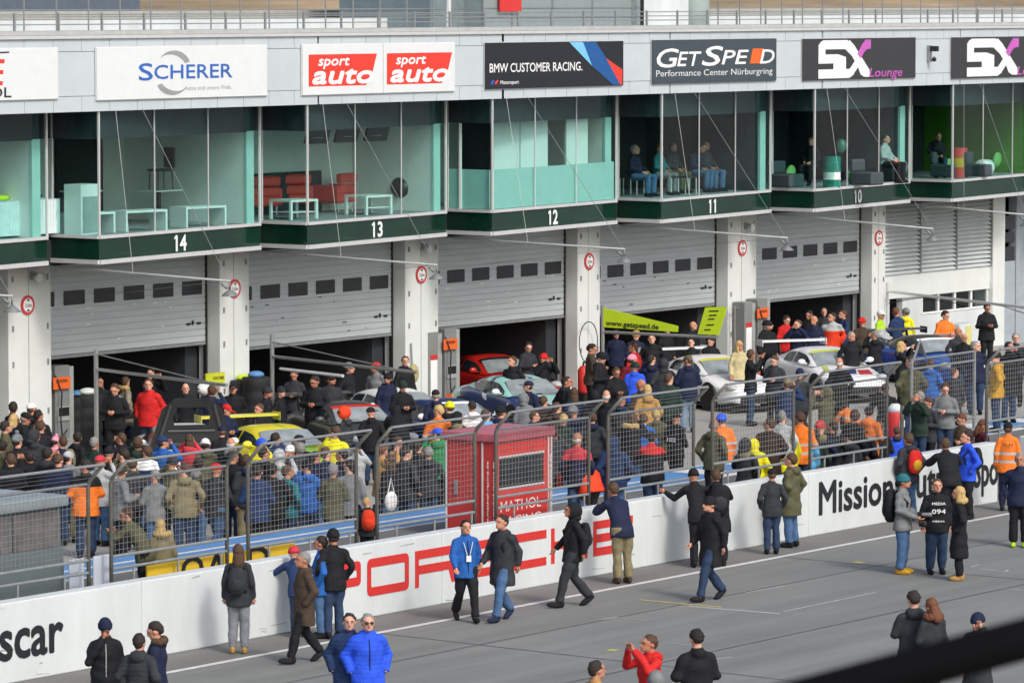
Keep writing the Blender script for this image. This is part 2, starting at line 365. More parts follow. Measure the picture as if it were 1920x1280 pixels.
mb = MB(); mb.box(XL, XR, Yb + .26, Yf + 14, zG + .25, zl + .003); mb.build('roof', M['cap'], bld)
mb = MB(); mb.box(XL, XR, Yf + 6.0, Yf + 6.3, zl, 10.5 - 46 * .0118); mb.build('roof_parapet', M['wallp'], bld)
mb = MB(); mb.box(XL, XR, Yf + 9.0, Yf + 9.3, zl, 10.5 - 30 * .0118); mb.build('rear_parapet', mat('parapet_beige', (.38, .39, .36), .8), bld)
# soffit over the garages
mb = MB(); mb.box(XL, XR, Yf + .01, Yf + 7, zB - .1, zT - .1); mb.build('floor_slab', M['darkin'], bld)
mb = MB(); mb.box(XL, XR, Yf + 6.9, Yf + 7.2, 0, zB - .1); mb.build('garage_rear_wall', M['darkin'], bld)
def poly(i):
    s, s2 = S(i), S(i + 1); e = s2 - .86 if not 0 <= i < 5 else XY((490, 838, 1157, 1445, 1705)[i] - 2.5, Yf - .62)
    return [(s, Yf), (s, Yb), (e, Yf - .62), (e, Yf)]
def wallseg(mb, p, q, z0, z1, t=.03, out=0.0):
    p, q = Vector((*p, 0)), Vector((*q, 0)); d = (q - p).normalized(); nrm = Vector((d.y, -d.x, 0))
    a = [p + nrm * out, q + nrm * out, q + nrm * (out - t), p + nrm * (out - t)]
    mb.prism([(v.x, v.y) for v in a], z0, z1)
for i in range(I0 + 1, I1 - 1):
    P = poly(i); s, s2 = S(i), S(i + 1)
    mb = MB(); mb.prism(P, zB + .02, zT - .02); band = mb.build('green_band', M['green'], bld)
    mb = MB()
    for a, b in ((P[0], P[1]), (P[1], P[2])):
        wallseg(mb, a, b, zB - .02, zB + .075, .1, .05); wallseg(mb, a, b, zT - .05, zT + .02, .1, .05)
    mb.build('band_trim', M['alu'], bld)
    nums = {0: ('14', 338), 1: ('13', 707), 2: ('12', 1036), 3: ('11', 1335), 4: ('10', 1606), -1: ('15', -60), 5: ('9', 1850)}
    if i in nums and i not in (5,):
        num, px = nums[i]
        d = (Vector((*P[2], 0)) - Vector((*P[1], 0))).normalized(); ang = math.atan2(d.y, d.x)
        xm = XY(px, Yf - 1.0, 440) - .2; t = (xm - P[1][0]) / d.x; q = Vector((*P[1], 0)) + d * t + Vector((d.y, -d.x, 0)) * .012
        text(num, band, (q.x, q.y, zB + .13), .36, M['ink'], wid=.42 if num != '11' else .34, bold=.025, rz=ang, name='number')
        for kq in range(2 if num == '11' else 1):
            wq = .34 if num == '11' else .42; f_ = MB(); x_ = (.0 if kq == 0 else wq - .055); f_.add([(x_ + .0, -.002, .36), (x_ + .0, -.002, .29), (x_ - .07, -.002, .25), (x_ - .07, -.002, .30)], [(0, 3, 2, 1)]); f_.build('number', M['ink'], band, (q.x, q.y, zB + .13), ang)
    # glass: short return, then three long panes
    e1 = Vector(P[1]); e2 = Vector(P[2])
    gl = MB(); wallseg(gl, P[0], P[1], zT + .02, zG + .02, .012, -.02); gl.build('side_pane', M['glass'], bld)
    for k in range(3):
        gl = MB(); wallseg(gl, tuple(e1.lerp(e2, k / 3)), tuple(e1.lerp(e2, (k + 1) / 3)), zT + .02, zG + .02, .012, -.02); gl.build('window_pane', M['glass'], bld)
    for k in range(5):
        mu = MB(); q = e1.lerp(e2, k / 3); r_ = .022 if k in (0, 3) else .012
        if k < 4: mu.box(q.x - r_, q.x + r_, q.y - r_ - .01, q.y + r_ - .01, zT, zG)
        else: mu.box(s - .02, s + .02, Yf - .05, Yf - .01, zT, zG)
        mu.build('mullion', M['alu'], bld)
    # room
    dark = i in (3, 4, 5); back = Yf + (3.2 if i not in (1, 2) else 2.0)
    mb = MB(); mb.prism([P[0], (s + .03, Yb + .05), (P[2][0] - .03, Yf - .58), (P[2][0] - .03, Yf), (s2, Yf), (s2, back), (s, back)], zT - .03, zT - .008); mb.build('lounge_floor', M['carpet'], bld)
    mb = MB(); mb.prism([P[0], (s + .06, Yb + .12), (P[2][0] - .08, Yf - .5), (P[2][0] - .08, Yf), (s2, Yf), (s2, back), (s, back)], zG - .62 if i not in (2,) else zG - .6, zG + .2)
    mb.build('lounge_bulkhead', M['dark_wall'] if i != -1 else M['darkin'], bld)
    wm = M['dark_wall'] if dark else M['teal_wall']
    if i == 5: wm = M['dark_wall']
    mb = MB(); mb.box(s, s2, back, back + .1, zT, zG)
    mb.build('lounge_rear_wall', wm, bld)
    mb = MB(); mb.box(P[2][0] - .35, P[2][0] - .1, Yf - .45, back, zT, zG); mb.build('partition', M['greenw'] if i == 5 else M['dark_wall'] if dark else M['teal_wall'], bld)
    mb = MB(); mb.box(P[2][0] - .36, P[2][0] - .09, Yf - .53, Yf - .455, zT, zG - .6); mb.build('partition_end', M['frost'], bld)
# bay details in the lounges
i = 2; P = poly(2); gl = MB(); wallseg(gl, P[0], P[1], zT + .03, zT + 1.0, .02, -.06); wallseg(gl, P[1], P[2], zT + .03, zT + 1.0, .02, -.06); gl.build('frosted_band', M['frost'], bld)
mb = MB()
for a, b in ((866, 924), (1029, 1060)):
    xa, xb = XY(a, Yf + 1.95, 300), XY(b, Yf + 1.95, 300); mb.box(xa, xb, Yf + 1.93, Yf + 1.99, zT, zT + 2.05)
mb.build('dark_doorway', M['darkin'], bld)
for a, b in ((842, 864), (926, 974), (976, 1027), (1062, 1102)):
    Yq = Yf - .42; mb = MB(); mb.box(max(XY(a, Yq, 300), S(2) + .06), XY(b, Yq, 300), Yq, Yq + .06, zT, zG - .62); mb.build('white_partition_panel', mat('partition_white', (.86, .88, .87), .5, var=.03), bld)
mb = MB(); xa, xb = XY(676, Yf + 1.95, 300), XY(714, Yf + 1.95, 300); mb.box(xa, xb, Yf + 1.93, Yf + 1.99, zT, zT + 2.1); mb.build('dark_doorway', M['darkin'], bld)
mb = MB(); mb.box(S(1) + .1, XY(600, Yf + 1.95, 300), Yf + 1.9, Yf + 1.98, zT, zT + 1.0); mb.build('dark_counter', M['dark_wall'], bld)
mb = MB(); mb.box(XY(105, Yf + 3.1, 300), XY(190, Yf + 3.1, 300), Yf + 3.05, Yf + 3.15, zT, zT + 2.0); mb.build('dark_doorway', M['darkin'], bld)

# ------------------------------------------------------------------ garage storey
pill = [(-45, 15, 95), (393, 412, 467), (736, 760, 822), (1062, 1083, 1125), (1345, 1365, 1418), (1613, 1635, 1660), (1850, 1862, 1884)]
pillx = [(XY(a, Yp, 520), XY(b, Yp, 520)) for _, a, b in pill]
for k, (xa, xb) in enumerate(pillx):
    mb = MB(); mb.box(xa, xb, Yp, Yd + .25, 0, zB - .1)
    p = mb.build('pillar', M['conc'], bld); bevel(p, .012)
    if k < 6:
        mb = MB(); xm = xa + (xb - xa) * .47; mb.box(xm - .008, xm + .008, Yp - .004, Yp + .002, 0, zB - .1)
        for zz in (1.2, 2.3, 3.1, 4.2):
            for xx in (xa + .12, xb - .14): mb.box(xx, xx + .035, Yp - .03, Yp, zz, zz + .13)
        mb.build('pillar_joint', M['rail'], p)
doors = [(0, 668), (1, 624.5), (2, 590), (3, 568), (4, 545)]
M['win'] = mat('shutter_window', (.035, .035, .042), .25, var=.2)
for k, ypx in doors:
    xa, xb = pillx[k][1], pillx[k + 1][0]
    zbm = PY([95, 730, 1060, 1340, 1610][k], ypx, Yd).z
    mb = MB(); zz = zbm; sl = .15
    while zz < zB - .12:
        z2 = min(zz + sl, zB - .1); mb.box(xa + .02, xb - .06, Yd, Yd + .05, zz + .011, z2 - .011); mb.box(xa + .02, xb - .06, Yd + .022, Yd + .05, z2 - .011, z2 + .011); zz = z2
    d = mb.build('garage_door', M['door'], bld)
    mb = MB(); mb.box(xb - .06, xb, Yd - .02, Yd + .06, 0, zB - .1); mb.build('door_rail', M['black'], d); mb = MB(); mb.box(xa, xa + .02, Yd - .02, Yd + .06, 0, zB - .1); mb.build('door_rail', M['black'], d)
    mb = MB(); mb.box(xa + .02, xb - .06, Yd - .012, Yd + .055, zbm - .07, zbm); mb.build('bottom_seal', M['rail'], d)
    n = 6; pw = (xb - xa + .30) / n; zw = zbm + (1.30 if k != 4 else 1.12)
    zw = PY([95, 730, 1060, 1340, 1610][k], [575, 540, 512, 503, 472][k], Yd).z
    for j in range(n):
        mb = MB(); mb.box(xb - .02 - (j + .85) * pw, xb - .02 - (j + .15) * pw, Yd - .012, Yd + .01, zw, zw + .33)
        wn = mb.build('door_window', M['win'], d); bevel(wn, .03)
    mb = MB(); xx = xb - .75
    for q in (0, .19, .38): mb.box(xx + q, xx + q + (.05 if q == .19 else .13), Yd - .03, Yd - .002, zbm + .42, zbm + .47 + (.05 if q == .19 else 0))
    mb.build('door_handle', M['black'], d)
    mb = MB(); rnd = random.Random(k)
    for q in range(9):
        px_, pz_ = xa + rnd.uniform(.4, xb - xa - .6), zbm + rnd.uniform(.15, 1.1); mb.box(px_, px_ + rnd.uniform(.03, .18), Yd - .006, Yd - .002, pz_, pz_ + .025)
    mb.build('door_scuff', M['ink'] if k % 2 == 0 else M['rubber'], d)
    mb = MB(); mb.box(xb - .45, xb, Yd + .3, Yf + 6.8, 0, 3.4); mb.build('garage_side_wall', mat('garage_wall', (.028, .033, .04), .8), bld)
# right-hand bay: louvres, office windows, door
xa, xb = pillx[5][1], pillx[6][0]
zlo = PY(1662, 517, Yp + .15).z; zmid = PY(1662, 545, Yp + .15).z
mb = MB(); mb.box(xa, xb, Yp + .12, Yp + .4, zmid - .25, zlo); mb.build('office_lintel', M['conc'], bld)
mb = MB(); z = zlo + .02
while z < zB - .15:
    for a, b in ((0, 1 / 3), (1 / 3, 2 / 3), (2 / 3, 1)):
        X0, X1 = xa + (xb - xa) * a + .03, xa + (xb - xa) * b - .03
        mb.add([(X0, Yp + .06, z), (X1, Yp + .06, z), (X1, Yp + .2, z + .11), (X0, Yp + .2, z + .11), (X0, Yp + .06, z + .015), (X1, Yp + .06, z + .015), (X1, Yp + .2, z + .125), (X0, Yp + .2, z + .125)],
               [(0, 1, 2, 3), (7, 6, 5, 4), (0, 4, 5, 1)])
    z += .125
mb.build('louvre_panel', M['wallp'], bld)
mb = MB(); mb.box(xa, xb, Yp + .22, Yp + .3, zlo, zB - .1); mb.build('louvre_backing', M['cap'], bld)
for t in (0, 1 / 3, 2 / 3, 1): mb = MB(); mb.box(xa + (xb - xa) * t - .03, xa + (xb - xa) * t + .03, Yp + .03, Yp + .24, zlo, zB - .1); mb.build('louvre_post', M['rail'], bld)
Yo = Yp + .2
wz0, wz1 = PY(1728, 589, Yo).z, PY(1728, 538, Yo).z; wxa, wxb = XY(1727, Yo, 560), XY(1850, Yo, 560)
mb = MB(); mb.box(xa, XY(1668, Yo, 560), Yo, Yo + .2, 0, zmid - .25); mb.box(XY(1692, Yo, 560), wxa, Yo, Yo + .2, 0, zmid - .25)
mb.box(wxa, xb, Yo, Yo + .2, 0, wz0); mb.box(wxa, xb, Yo, Yo + .2, wz1, zmid - .25); mb.box(wxb, xb, Yo, Yo + .2, wz0, wz1); mb.build('office_wall', M['wallp'], bld)
mb = MB(); mb.box(xa, xb, Yo + 1.2, Yo + 1.3, 0, zmid); mb.build('office_rear_wall', M['dark_wall'], bld)
for k in range(4):
    a, b = wxa + (wxb - wxa) * k / 4, wxa + (wxb - wxa) * (k + 1) / 4
    mb = MB(); mb.box(a, a + .05, Yo - .03, Yo + .05, wz0, wz1); mb.box(b - .05, b, Yo - .03, Yo + .05, wz0, wz1); mb.box(a + .05, b - .05, Yo - .03, Yo + .05, wz0, wz0 + .05); mb.box(a + .05, b - .05, Yo - .03, Yo + .05, wz1 - .05, wz1)
    f = mb.build('office_window', M['ink'], bld); mb = MB(); mb.box(a + .05, b - .05, Yo, Yo + .012, wz0 + .05, wz1 - .05); mb.build('pane', M['clear'], f)
mb = MB(); mb.box(XY(1885, Yp, 500), XY(1906, Yp, 500), Yp + .05, Yp + .1, 0, PY(1890, 490, Yp).z); mb.box(XY(1906, Yp, 500) + .02, XY(1960, Yp, 500), Yp + .02, Yp + .3, 0, zB - .1); mb.build('grey_door', mat('door_bluegrey', (.36, .41, .46), .5), bld)
for za, zb_ in ((405, 430), (436, 455), (463, 490)):
    mb = MB(); mb.box(XY(1887, Yp, 450), XY(1905, Yp, 450), Yp + .05, Yp + .1, PY(1890, zb_, Yp).z, PY(1890, za, Yp).z); mb.build('door_light', M['win'], bld)
# further garages beyond the picture
xq = XY(1960, Yp, 500) + .05
while xq < XR - 1:
    mb = MB(); mb.box(xq, xq + 1.1, Yp, Yd + .25, 0, zB - .1); mb.build('pillar', M['conc'], bld)
    mb = MB(); mb.box(xq + 1.1, xq + W, Yd, Yd + .05, 0, zB - .1); mb.build('garage_door', M['door'], bld); xq += W
# rooftop plant room
YR = Yf + 4
def rb(a, b, y0, z0, z1): return MB().box(XY(a, YR, 30), XY(b, YR, 30), YR + y0, YR + y0 + 3, z0, z1)
M['tower'] = mat('tower_cladding', (.30, .36, .37), .3, .2, var=.06)
mb = rb(905, 1203, 0, zl, 13); mb.build('stair_tower', M['tower'], bld)
mb = MB()
for px in (905, 960, 1035, 1110, 1185): X = XY(px, YR, 30); mb.box(X - .02, X + .02, YR - .03, YR, zl, 13)
for zz in (9.95, 10.2): mb.box(XY(905, YR, 30), XY(1203, YR, 30), YR - .02, YR, zz, zz + .02)
mb.build('tower_seam', M['rail'], bld)
mb = rb(840, 905, .6, zl, 13); mb.build('stair_tower', mat('tower_glass', (.22, .28, .30), .25, .2), bld)
rb(1207, 1302, .2, zl, 13).build('white_column', M['wallp'], bld)
mb = MB(); X0, X1 = XY(1300, YR, 30), XY(1350, YR, 30); mb.lathe([((X1 - X0) * .42, zl), ((X1 - X0) * .42, 13)], ((X0 + X1) / 2, YR + .6, 0), 24); mb.build('round_column', mat('column_pale', (.52, .62, .60), .5), bld, smooth=True)
for a, b, nm, m_ in ((1202, 1206, 'black_pole', 'black'), (838, 844, 'white_pole', 'alu')):
    X0, X1 = XY(a, YR - .3, 30), XY(b, YR - .3, 30); mb = MB(); mb.tube([((X0 + X1) / 2, YR - .3, zl), ((X0 + X1) / 2, YR - .3, 12.5)], (X1 - X0) / 2); mb.build(nm, M[m_], bld)
mb = MB(); Ys = YR - .06; mb.box(XY(935, Ys, 10), XY(975, Ys, 10), Ys - .05, Ys, PY(955, 22, Ys).z, 11.2); o = mb.build('red_sign', M['inkred']); tag(o, 'square red sign on the grey rooftop stair tower', 'sign')
# rooftop railings
def railing(Y, pxs, ztop, label, rails, r=.022):
    t = thing('roof_railing', label, 'railing', (0, Y, 0), group='rooftop railings')
    x0, x1 = XL, XR; mb = MB()
    for q in rails: mb.tube([(x0, 0, q), (x1, 0, q)], .014, 6)
    mb.build('rail', M['steel'], t)
    st = (XY(pxs[1], Y, 40) - XY(pxs[0], Y, 40)); x = XY(pxs[0], Y, 40) - 20 * st
    me = None
    while x < x1:
        if x > x0:
            if me is None: me = MB().box(-r, r, -r, r, zl + .05, ztop).mesh('upright', M['steel'])
            link('upright', me, t, (x, 0, 0))
        x += st
railing(Yb + .9, (27, 110), 10.5 - 29 * .0120, 'front steel railing with short uprights along the roof edge', [10.5 - (y + 5) * .0120 for y in (27, 36, 45)])
railing(Yf + 4.6, (45, 106), 10.75, 'rear steel railing with tall thin uprights on the roof', [10.5 - 25 * .0122, 10.5 - 38 * .0122], .014)
# stand on the far side of the paddock
st = MB(); YS = Yf + 60
for k in range(34): st.box(-150, 500, YS + k * .9, YS + k * .9 + .9, -1, 8.6 + k * .17)
struct(st.build('far_terrace', mat('far_terrace_brown', (.27, .22, .155), .9, var=.4, scale=.25, stretch=(.25, 1, 1.5))))
st = MB(); p0 = PY(50, 20, YS - 4); st.box(-150, p0.x, YS - 10, YS - 4, 0, 14); o = st.build('far_building', mat('far_slate', (.10, .13, .17), .7)); tag(o, 'dark blue-grey block behind the left end of the roof', 'building')
# ------------------------------------------------------------------ advertising boards on the fascia
YS_ = Yb - .09
def sign(px0, px1, ytop, ybot, m, label):
    X0, X1 = XY(px0, YS_, 130), XY(px1, YS_, 130); z1 = PY((px0 + px1) / 2, ytop, YS_).z; z0 = PY((px0 + px1) / 2, ybot, YS_).z
    t = thing('advertising_board', label, 'sign', (X0, YS_, z0), group='advertising boards on the fascia')
    mb = MB(); mb.box(0, X1 - X0, -.05, -.005, 0, z1 - z0); o = mb.build('panel', m, t); bevel(o, .008)
    wd = X1 - X0; ht = z1 - z0
    mb = MB(); mb.box(-.02, wd + .02, -.012, -.0045, -.02, ht + .02); mb.build('panel_frame', M['alu'], t)
    return t, wd, ht
def shape(t, pts, m, wd, ht, off=-.054, name='printed_shape'):
    mb = MB(); mb.add([(a * wd, off, b * ht) for a, b in pts], [tuple(range(len(pts)))]); return mb.build(name, m, t)
bw = mat('board_white', (.74, .78, .79), .4, var=.03)
M['sblue'] = mat('scherer_blue', (.03, .13, .50), .5); M['sgrey'] = mat('logo_grey', (.30, .33, .33), .5); M['lred'] = mat('sport_red', (.80, .05, .03), .5, var=.04)
t, wd, ht = sign(-210, 106, 92, 190, bw, 'white board with red letters cut off by the left edge')
text('RACE', t, (wd * .30, -.054, ht * .30), ht * .52, M['lred'], wid=wd * .37, bold=.01, shear=.15); text('OL', t, (wd * .58, -.054, ht * .06), ht * .2, M['ltext'], wid=wd * .13, bold=.01)
shape(t, [(.3, .89), (.70, .91), (.70, .94), (.3, .92)], mat('logo_navy', (.03, .03, .12), .5), wd, ht)
t, wd, ht = sign(179, 498, 87, 184, bw, 'white board with blue capitals between two grey arcs')
text('S', t, (wd * .235, -.055, ht * .36), ht * .34, M['sblue'], wid=wd * .08, bold=.008); text('CHERER', t, (wd * .325, -.055, ht * .38), ht * .28, M['sblue'], wid=wd * .46, bold=.008)
for (cx, cy, a0, a1) in ((.44, .62, 15, 150), (.43, .36, 200, 330)):
    pts = []; 
    for k in range(13): a = rad(a0 + (a1 - a0) * k / 12); pts.append((cx + .095 * math.cos(a), cy + .30 * math.sin(a)))
    for k in range(13):
        a = rad(a1 + (a0 - a1) * k / 12); u = k / 12; th = .07 * math.sin(math.pi * min(1, u * .62 if a0 < 100 else (u) * .62)) ; pts.append((cx + (.095 - th * .45) * math.cos(a), cy + (.30 - th * 1.6) * math.sin(a)))
    mb = MB(); n = 13
    mb.add([(p[0] * wd, -.0535, p[1] * ht) for p in pts], [(i, i + 1, 2 * n - 2 - i, 2 * n - 1 - i) for i in range(n - 1)]); mb.build('grey_arc', M['sgrey'], t)
text('Autos sind unsere Welt.', t, (wd * .50, -.054, ht * .15), ht * .085, M['sgrey'], wid=wd * .28)
t, wd, ht = sign(565, 850, 82, 175, bw, 'white double board with two red and white lettered panels')
for a in (.035, .54):
    shape(t, [(a, .17), (a + .37, .17), (a + .375, .24), (a + .40, .30), (a + .44, .80), (a, .80)], M['lred'], wd, ht, name='red_panel')
    text('sport', t, (wd * (a + .06), -.056, ht * .58), ht * .2, M['ink'], wid=wd * .20, bold=.025, shear=.2); text('auto', t, (wd * (a + .025), -.0565, ht * .225), ht * .36, M['ink'], wid=wd * .39, bold=.035, shear=.2)
mb = MB(); mb.box(wd * .515, wd * .518, -.053, -.051, 0, ht); mb.build('seam', M['cap'], t)
M['bdark'] = mat('board_black', (.018, .02, .026), .45, var=.1)
t, wd, ht = sign(908, 1166, 79, 164, M['bdark'], 'black board with white capitals and light blue, blue and red wedges')
text('BMW CUSTOMER RACING.', t, (wd * .025, -.054, ht * .36), ht * .2, M['ink'], wid=wd * .665, bold=.01)
text('Motorsport', t, (wd * .10, -.054, ht * .1), ht * .085, M['ink'], wid=wd * .13, bold=.01)
shape(t, [(.595, .99), (.695, .99), (.765, .45)], mat('wedge_light_blue', (.20, .55, .85), .5), wd, ht); shape(t, [(.695, .99), (.79, .99), (.885, .55), (.985, .02), (.92, .02), (.765, .45)], mat('wedge_blue', (.015, .10, .32), .5), wd, ht, -.0545)
shape(t, [(.868, .62), (.99, .36), (.99, .02), (.975, .02)], M['lred'], wd, ht, -.055)
for k, mm in enumerate(('sblue', 'logo_navy', 'lred')): shape(t, [(.03 + k * .015, .10), (.045 + k * .015, .10), (.058 + k * .015, .19), (.043 + k * .015, .19)], MATS.get(mm) or M[mm], wd, ht)
t, wd, ht = sign(1221, 1453, 74, 155, mat('board_slate', (.055, .075, .09), .45, var=.06), 'slate grey board with slanted white capitals and one orange letter')
text('G', t, (wd * .03, -.055, ht * .38), ht * .44, M['ink'], wid=wd * .17, bold=.012, shear=.2); text('ET', t, (wd * .19, -.055, ht * .40), ht * .34, M['ink'], wid=wd * .19, bold=.012, shear=.2)
text('S', t, (wd * .385, -.055, ht * .40), ht * .46, M['ink'], wid=wd * .17, bold=.012, shear=.2); text('PE', t, (wd * .545, -.055, ht * .42), ht * .34, M['ink'], wid=wd * .22, bold=.012, shear=.2)
shape(t, [(.775, .42), (.865, .42), (.89, .77), (.80, .77)], M['orange'], wd, ht, -.0545, 'orange_letter'); text('D', t, (wd * .86, -.055, ht * .42), ht * .34, M['ink'], wid=wd * .12, bold=.012, shear=.2)
text('Performance Center N\u00fcrburgring', t, (wd * .025, -.055, ht * .17), ht * .15, bw, wid=wd * .94)
M['sxm'] = mat('logo_magenta', (.55, .12, .50), .5); bg_ = mat('board_charcoal', (.040, .042, .045), .45, var=.06)
for px0, px1, yt, yb, lab in ((1503, 1714, 72, 149, 'charcoal board with white and magenta emblem, second from the right'), (1782, 1990, 69, 145, 'charcoal board with white and magenta emblem, cut by the right edge')):
    t, wd, ht = sign(px0, px1, yt, yb, bg_, lab)
    S_ = [(.13, .60), (.14, .84), (.18, .94), (.36, .95), (.41, .86), (.50, .55), (.545, .30), (.58, .25), (.58, .05), (.52, .06), (.485, .18), (.46, .42), (.42, .14), (.385, .03), (.13, .03), (.13, .25), (.32, .25), (.32, .38), (.17, .38), (.14, .45)]
    def bar_(p, nm='white_emblem', m_=M['ink'], o_=-.054): shape(t, p, m_, wd, ht, o_, nm)
    bar_([(.13, .04), (.40, .04), (.44, .12), (.42, .26), (.13, .26)]); bar_([(.26, .26), (.37, .26), (.37, .55), (.30, .62), (.26, .62)]); bar_([(.13, .40), (.26, .40), (.30, .62), (.13, .62)], o_=-.0542)
    bar_([(.13, .55), (.19, .55), (.19, .94), (.16, .92), (.13, .85)], o_=-.0544); bar_([(.16, .74), (.36, .74), (.42, .86), (.38, .96), (.17, .96), (.14, .9)], o_=-.0546)
    bar_([(.34, .80), (.40, .96), (.44, .84), (.58, .22), (.58, .05), (.53, .06), (.50, .12), (.47, .34), (.42, .58)], o_=-.0548); bar_([(.37, .12), (.43, .10), (.50, .40), (.46, .50)], o_=-.055)
    bar_([(.47, .62), (.51, .84), (.54, .96), (.59, .96), (.59, .74), (.555, .73), (.53, .66), (.50, .50)], 'magenta_emblem', M['sxm'], -.0552)
    text('Lounge', t, (wd * .575, -.0555, ht * .055), ht * .22, M['sxm'], wid=wd * .30, bold=.006, shear=.2)
# camera unit between the two charcoal boards
X0 = XY(1740, YS_, 110); t = thing('surveillance_camera', 'dark wall camera unit on the fascia between the two charcoal boards', 'camera', (X0, YS_, PY(1740, 100, YS_).z))
mb = MB(); mb.box(-.04, .04, -.10, 0, -.25, .22); mb.build('bracket', M['steel'], t); mb = MB(); mb.box(-.07, .09, -.3, -.1, .05, .2); mb.build('camera_body', M['black'], t); mb = MB(); mb.lathe([(.02, -.08), (.07, -.05), (.06, .02), (.02, .06)], (0, -.2, -.16), 14); mb.build('camera_dome', M['black'], t, smooth=True)

# ------------------------------------------------------------------ pit booms with lamps and stays
tips = [((-6, 477), (24, 555)), ((98, 501), (432, 527)), ((490, 473), (820, 497)), ((838, 451), (1172, 467)), ((1157, 430), (1477, 446)), ((1445, 408), (1750, 429)), ((1705, 390), (1925, 403))]
names = ['beyond the left edge', 'over garage 14', 'over garage 13', 'over garage 12', 'over garage 11', 'over garage 10', 'over the louvred bay']
for k, ((ax, ay), (bx, by)) in enumerate(tips):
    i = k - 1; A = Vector((S(i) + .02, Yf - .1, zB - .12)); L = 4.6
    # tip lies on the vertical plane across the track through A
    xt = bx; t_ = None
    lo, hi = .5, 9
    for _ in range(40):
        md = (lo + hi) / 2; X = XY(xt, A.y - md, by)
        if X > A.x: lo = md
        else: hi = md
    L = md; B = Vector((A.x, A.y - L, PY(xt, by, A.y - L).z))
    t = thing('pit_boom', 'slim white steel boom with lamp and stay wires ' + names[k], 'boom', A, group='pit booms along the garages')
    mb = MB(); mb.tube([(0, 0, 0), B - A], [.034, .022], 8); mb.build('boom_arm', mat('boom_steel', (.46, .48, .48), .5, .2), t, smooth=True)
    top = Vector((A.x + .05, Yb - .12, zG + .02))
    mb = MB(); mb.tube([Vector((A.x + 1.35, Yb - .1, zG + .02)) - A, (B - A) * .99], .0065, 5)
    mb.tube([Vector((A.x + .45, Yb - .1, zG + .02)) - A, (B - A) * .45], .006, 5)
    if 0 <= i < 5: mb.tube([(B - A) * .98, Vector((A.x + 3.4, Yd - .05, 3.72)) - A], .005, 4); mb.tube([(0, 0, -.05), Vector((A.x + 4.0, Yp - .3, zB - .12)) - A], .006, 4)
    mb.build('stay_wire', M['rail'], t)
    lp = B - A + Vector((0, .02, -.06)); mb = MB(); mb.lathe([(.02, 0), (.08, -.04), (.17, -.12), (.18, -.14), (.03, -.13)], lp + Vector((0, 0, -.12)), 16); mb.tube([lp + Vector((0, 0, .06)), lp + Vector((0, 0, -.14))], .02); mb.tube([lp + Vector((-.08, 0, -.1)), lp + Vector((-.16, .1, .02))], .03)
    mb.build('lamp', mat('lamp_grey', (.22, .24, .24), .5, .3), t, smooth=True)
# height-limit discs on the pillars
sgn = [((52, 572), 'on the leftmost pillar'), ((440, 541), 'partly behind a boom lamp on the second pillar'), ((790, 515), 'on the third pillar'), ((1105, 490), 'on the narrow fourth pillar'), ((1392, 465), 'on the fifth pillar'), ((1648, 446), 'on the pillar beside the louvres')]
M['rim'] = mat('disc_red', (.55, .05, .06), .5)
for (px, py), wh in sgn:
    q = PY(px, py, Yp - .02); t = thing('round_sign', 'round red-rimmed white limit sign ' + wh, 'sign', q, group='round limit signs on the pillars')
    mb = MB(); mb.lathe([(.22, -.01), (.22, .012)], (0, 0, 0), 28, 'Y'); mb.build('red_disc', M['rim'], t)
    mb = MB(); mb.lathe([(.155, -.016), (.155, -.011)], (0, 0, 0), 24, 'Y'); f = mb.build('white_face', M['ink'], t)
    mb = MB(); mb.add([(-.06, -.018, .135), (.06, -.018, .135), (0, -.018, .075), (-.06, -.018, -.135), (.06, -.018, -.135), (0, -.018, -.075)], [(0, 2, 1), (3, 4, 5)]); mb.build('arrow_mark', M['ltext'], f); text('3,0m', f, (-.11, -.018, -.045), .085, M['ltext'], wid=.22, bold=.01)
for k, (px, py) in enumerate(((68, 520), (800, 466), (1405, 426))):
    q = PY(px, py, Yp - .15); t = thing('loudspeaker', 'pale horn loudspeaker under the canopy of the ' + ('leftmost', 'third', 'fifth')[k] + ' pillar', 'loudspeaker', q, group='horn loudspeakers')
    mb = MB(); mb.lathe([(.03, .1), (.06, .0), (.13, -.12), (.14, -.14), (.05, -.1)], (0, 0, 0), 16, 'Y'); mb.build('horn', M['conc'], t, smooth=True); mb = MB(); mb.box(-.05, .05, .02, .15, -.05, .12); mb.build('mount', M['steel'], t)

# ------------------------------------------------------------------ furniture in the lounges
ZF = zT
def atf(x, y, z=None): return PZ(x, y, ZF if z is None else z)
M['fw'] = mat('furniture_white', (.86, .88, .87), .35, var=.04); M['fb'] = mat('furniture_black', (.02, .022, .026), .4); M['fred'] = mat('armchair_red', (.80, .07, .055), .45, var=.1); M['sofa'] = mat('sofa_charcoal', (.05, .07, .08), .7)
for px, py, wd_, lab in ((196, 437, .98, 'left'), (294, 432, 1.0, 'middle'), (405, 424, 1.0, 'right')):
    q = atf(px, py); t = thing('bench_table', 'white open box table in lounge 14, the ' + lab + ' one of three', 'table', (q.x - .3, q.y + .28, ZF), rad(-8), group='white box tables')
    mb = MB(); mb.box(-.62, .62, -.28, .28, .42, .47); o = mb.build('tabletop', M['fw'], t); 
    for sx in (-.62, .57): mb = MB(); mb.box(sx, sx + .05, -.279, .279, 0, .419); mb.build('side_panel', M['fw'], t)
q = atf(118, 436); t = thing('cabinet', 'tall white cabinet at the left end of lounge 14', 'cabinet', (S(0) + .45, Yb + .85, ZF))
mb = MB(); mb.box(-.35, .3, -.25, .25, 0, 1.12); bevel(mb.build('body', M['fw'], t), .01); mb = MB(); mb.box(-.30, .25, -.262, -.251, .05, .85); mb.build('recess', mat('cab_grey', (.35, .42, .42), .5), t)
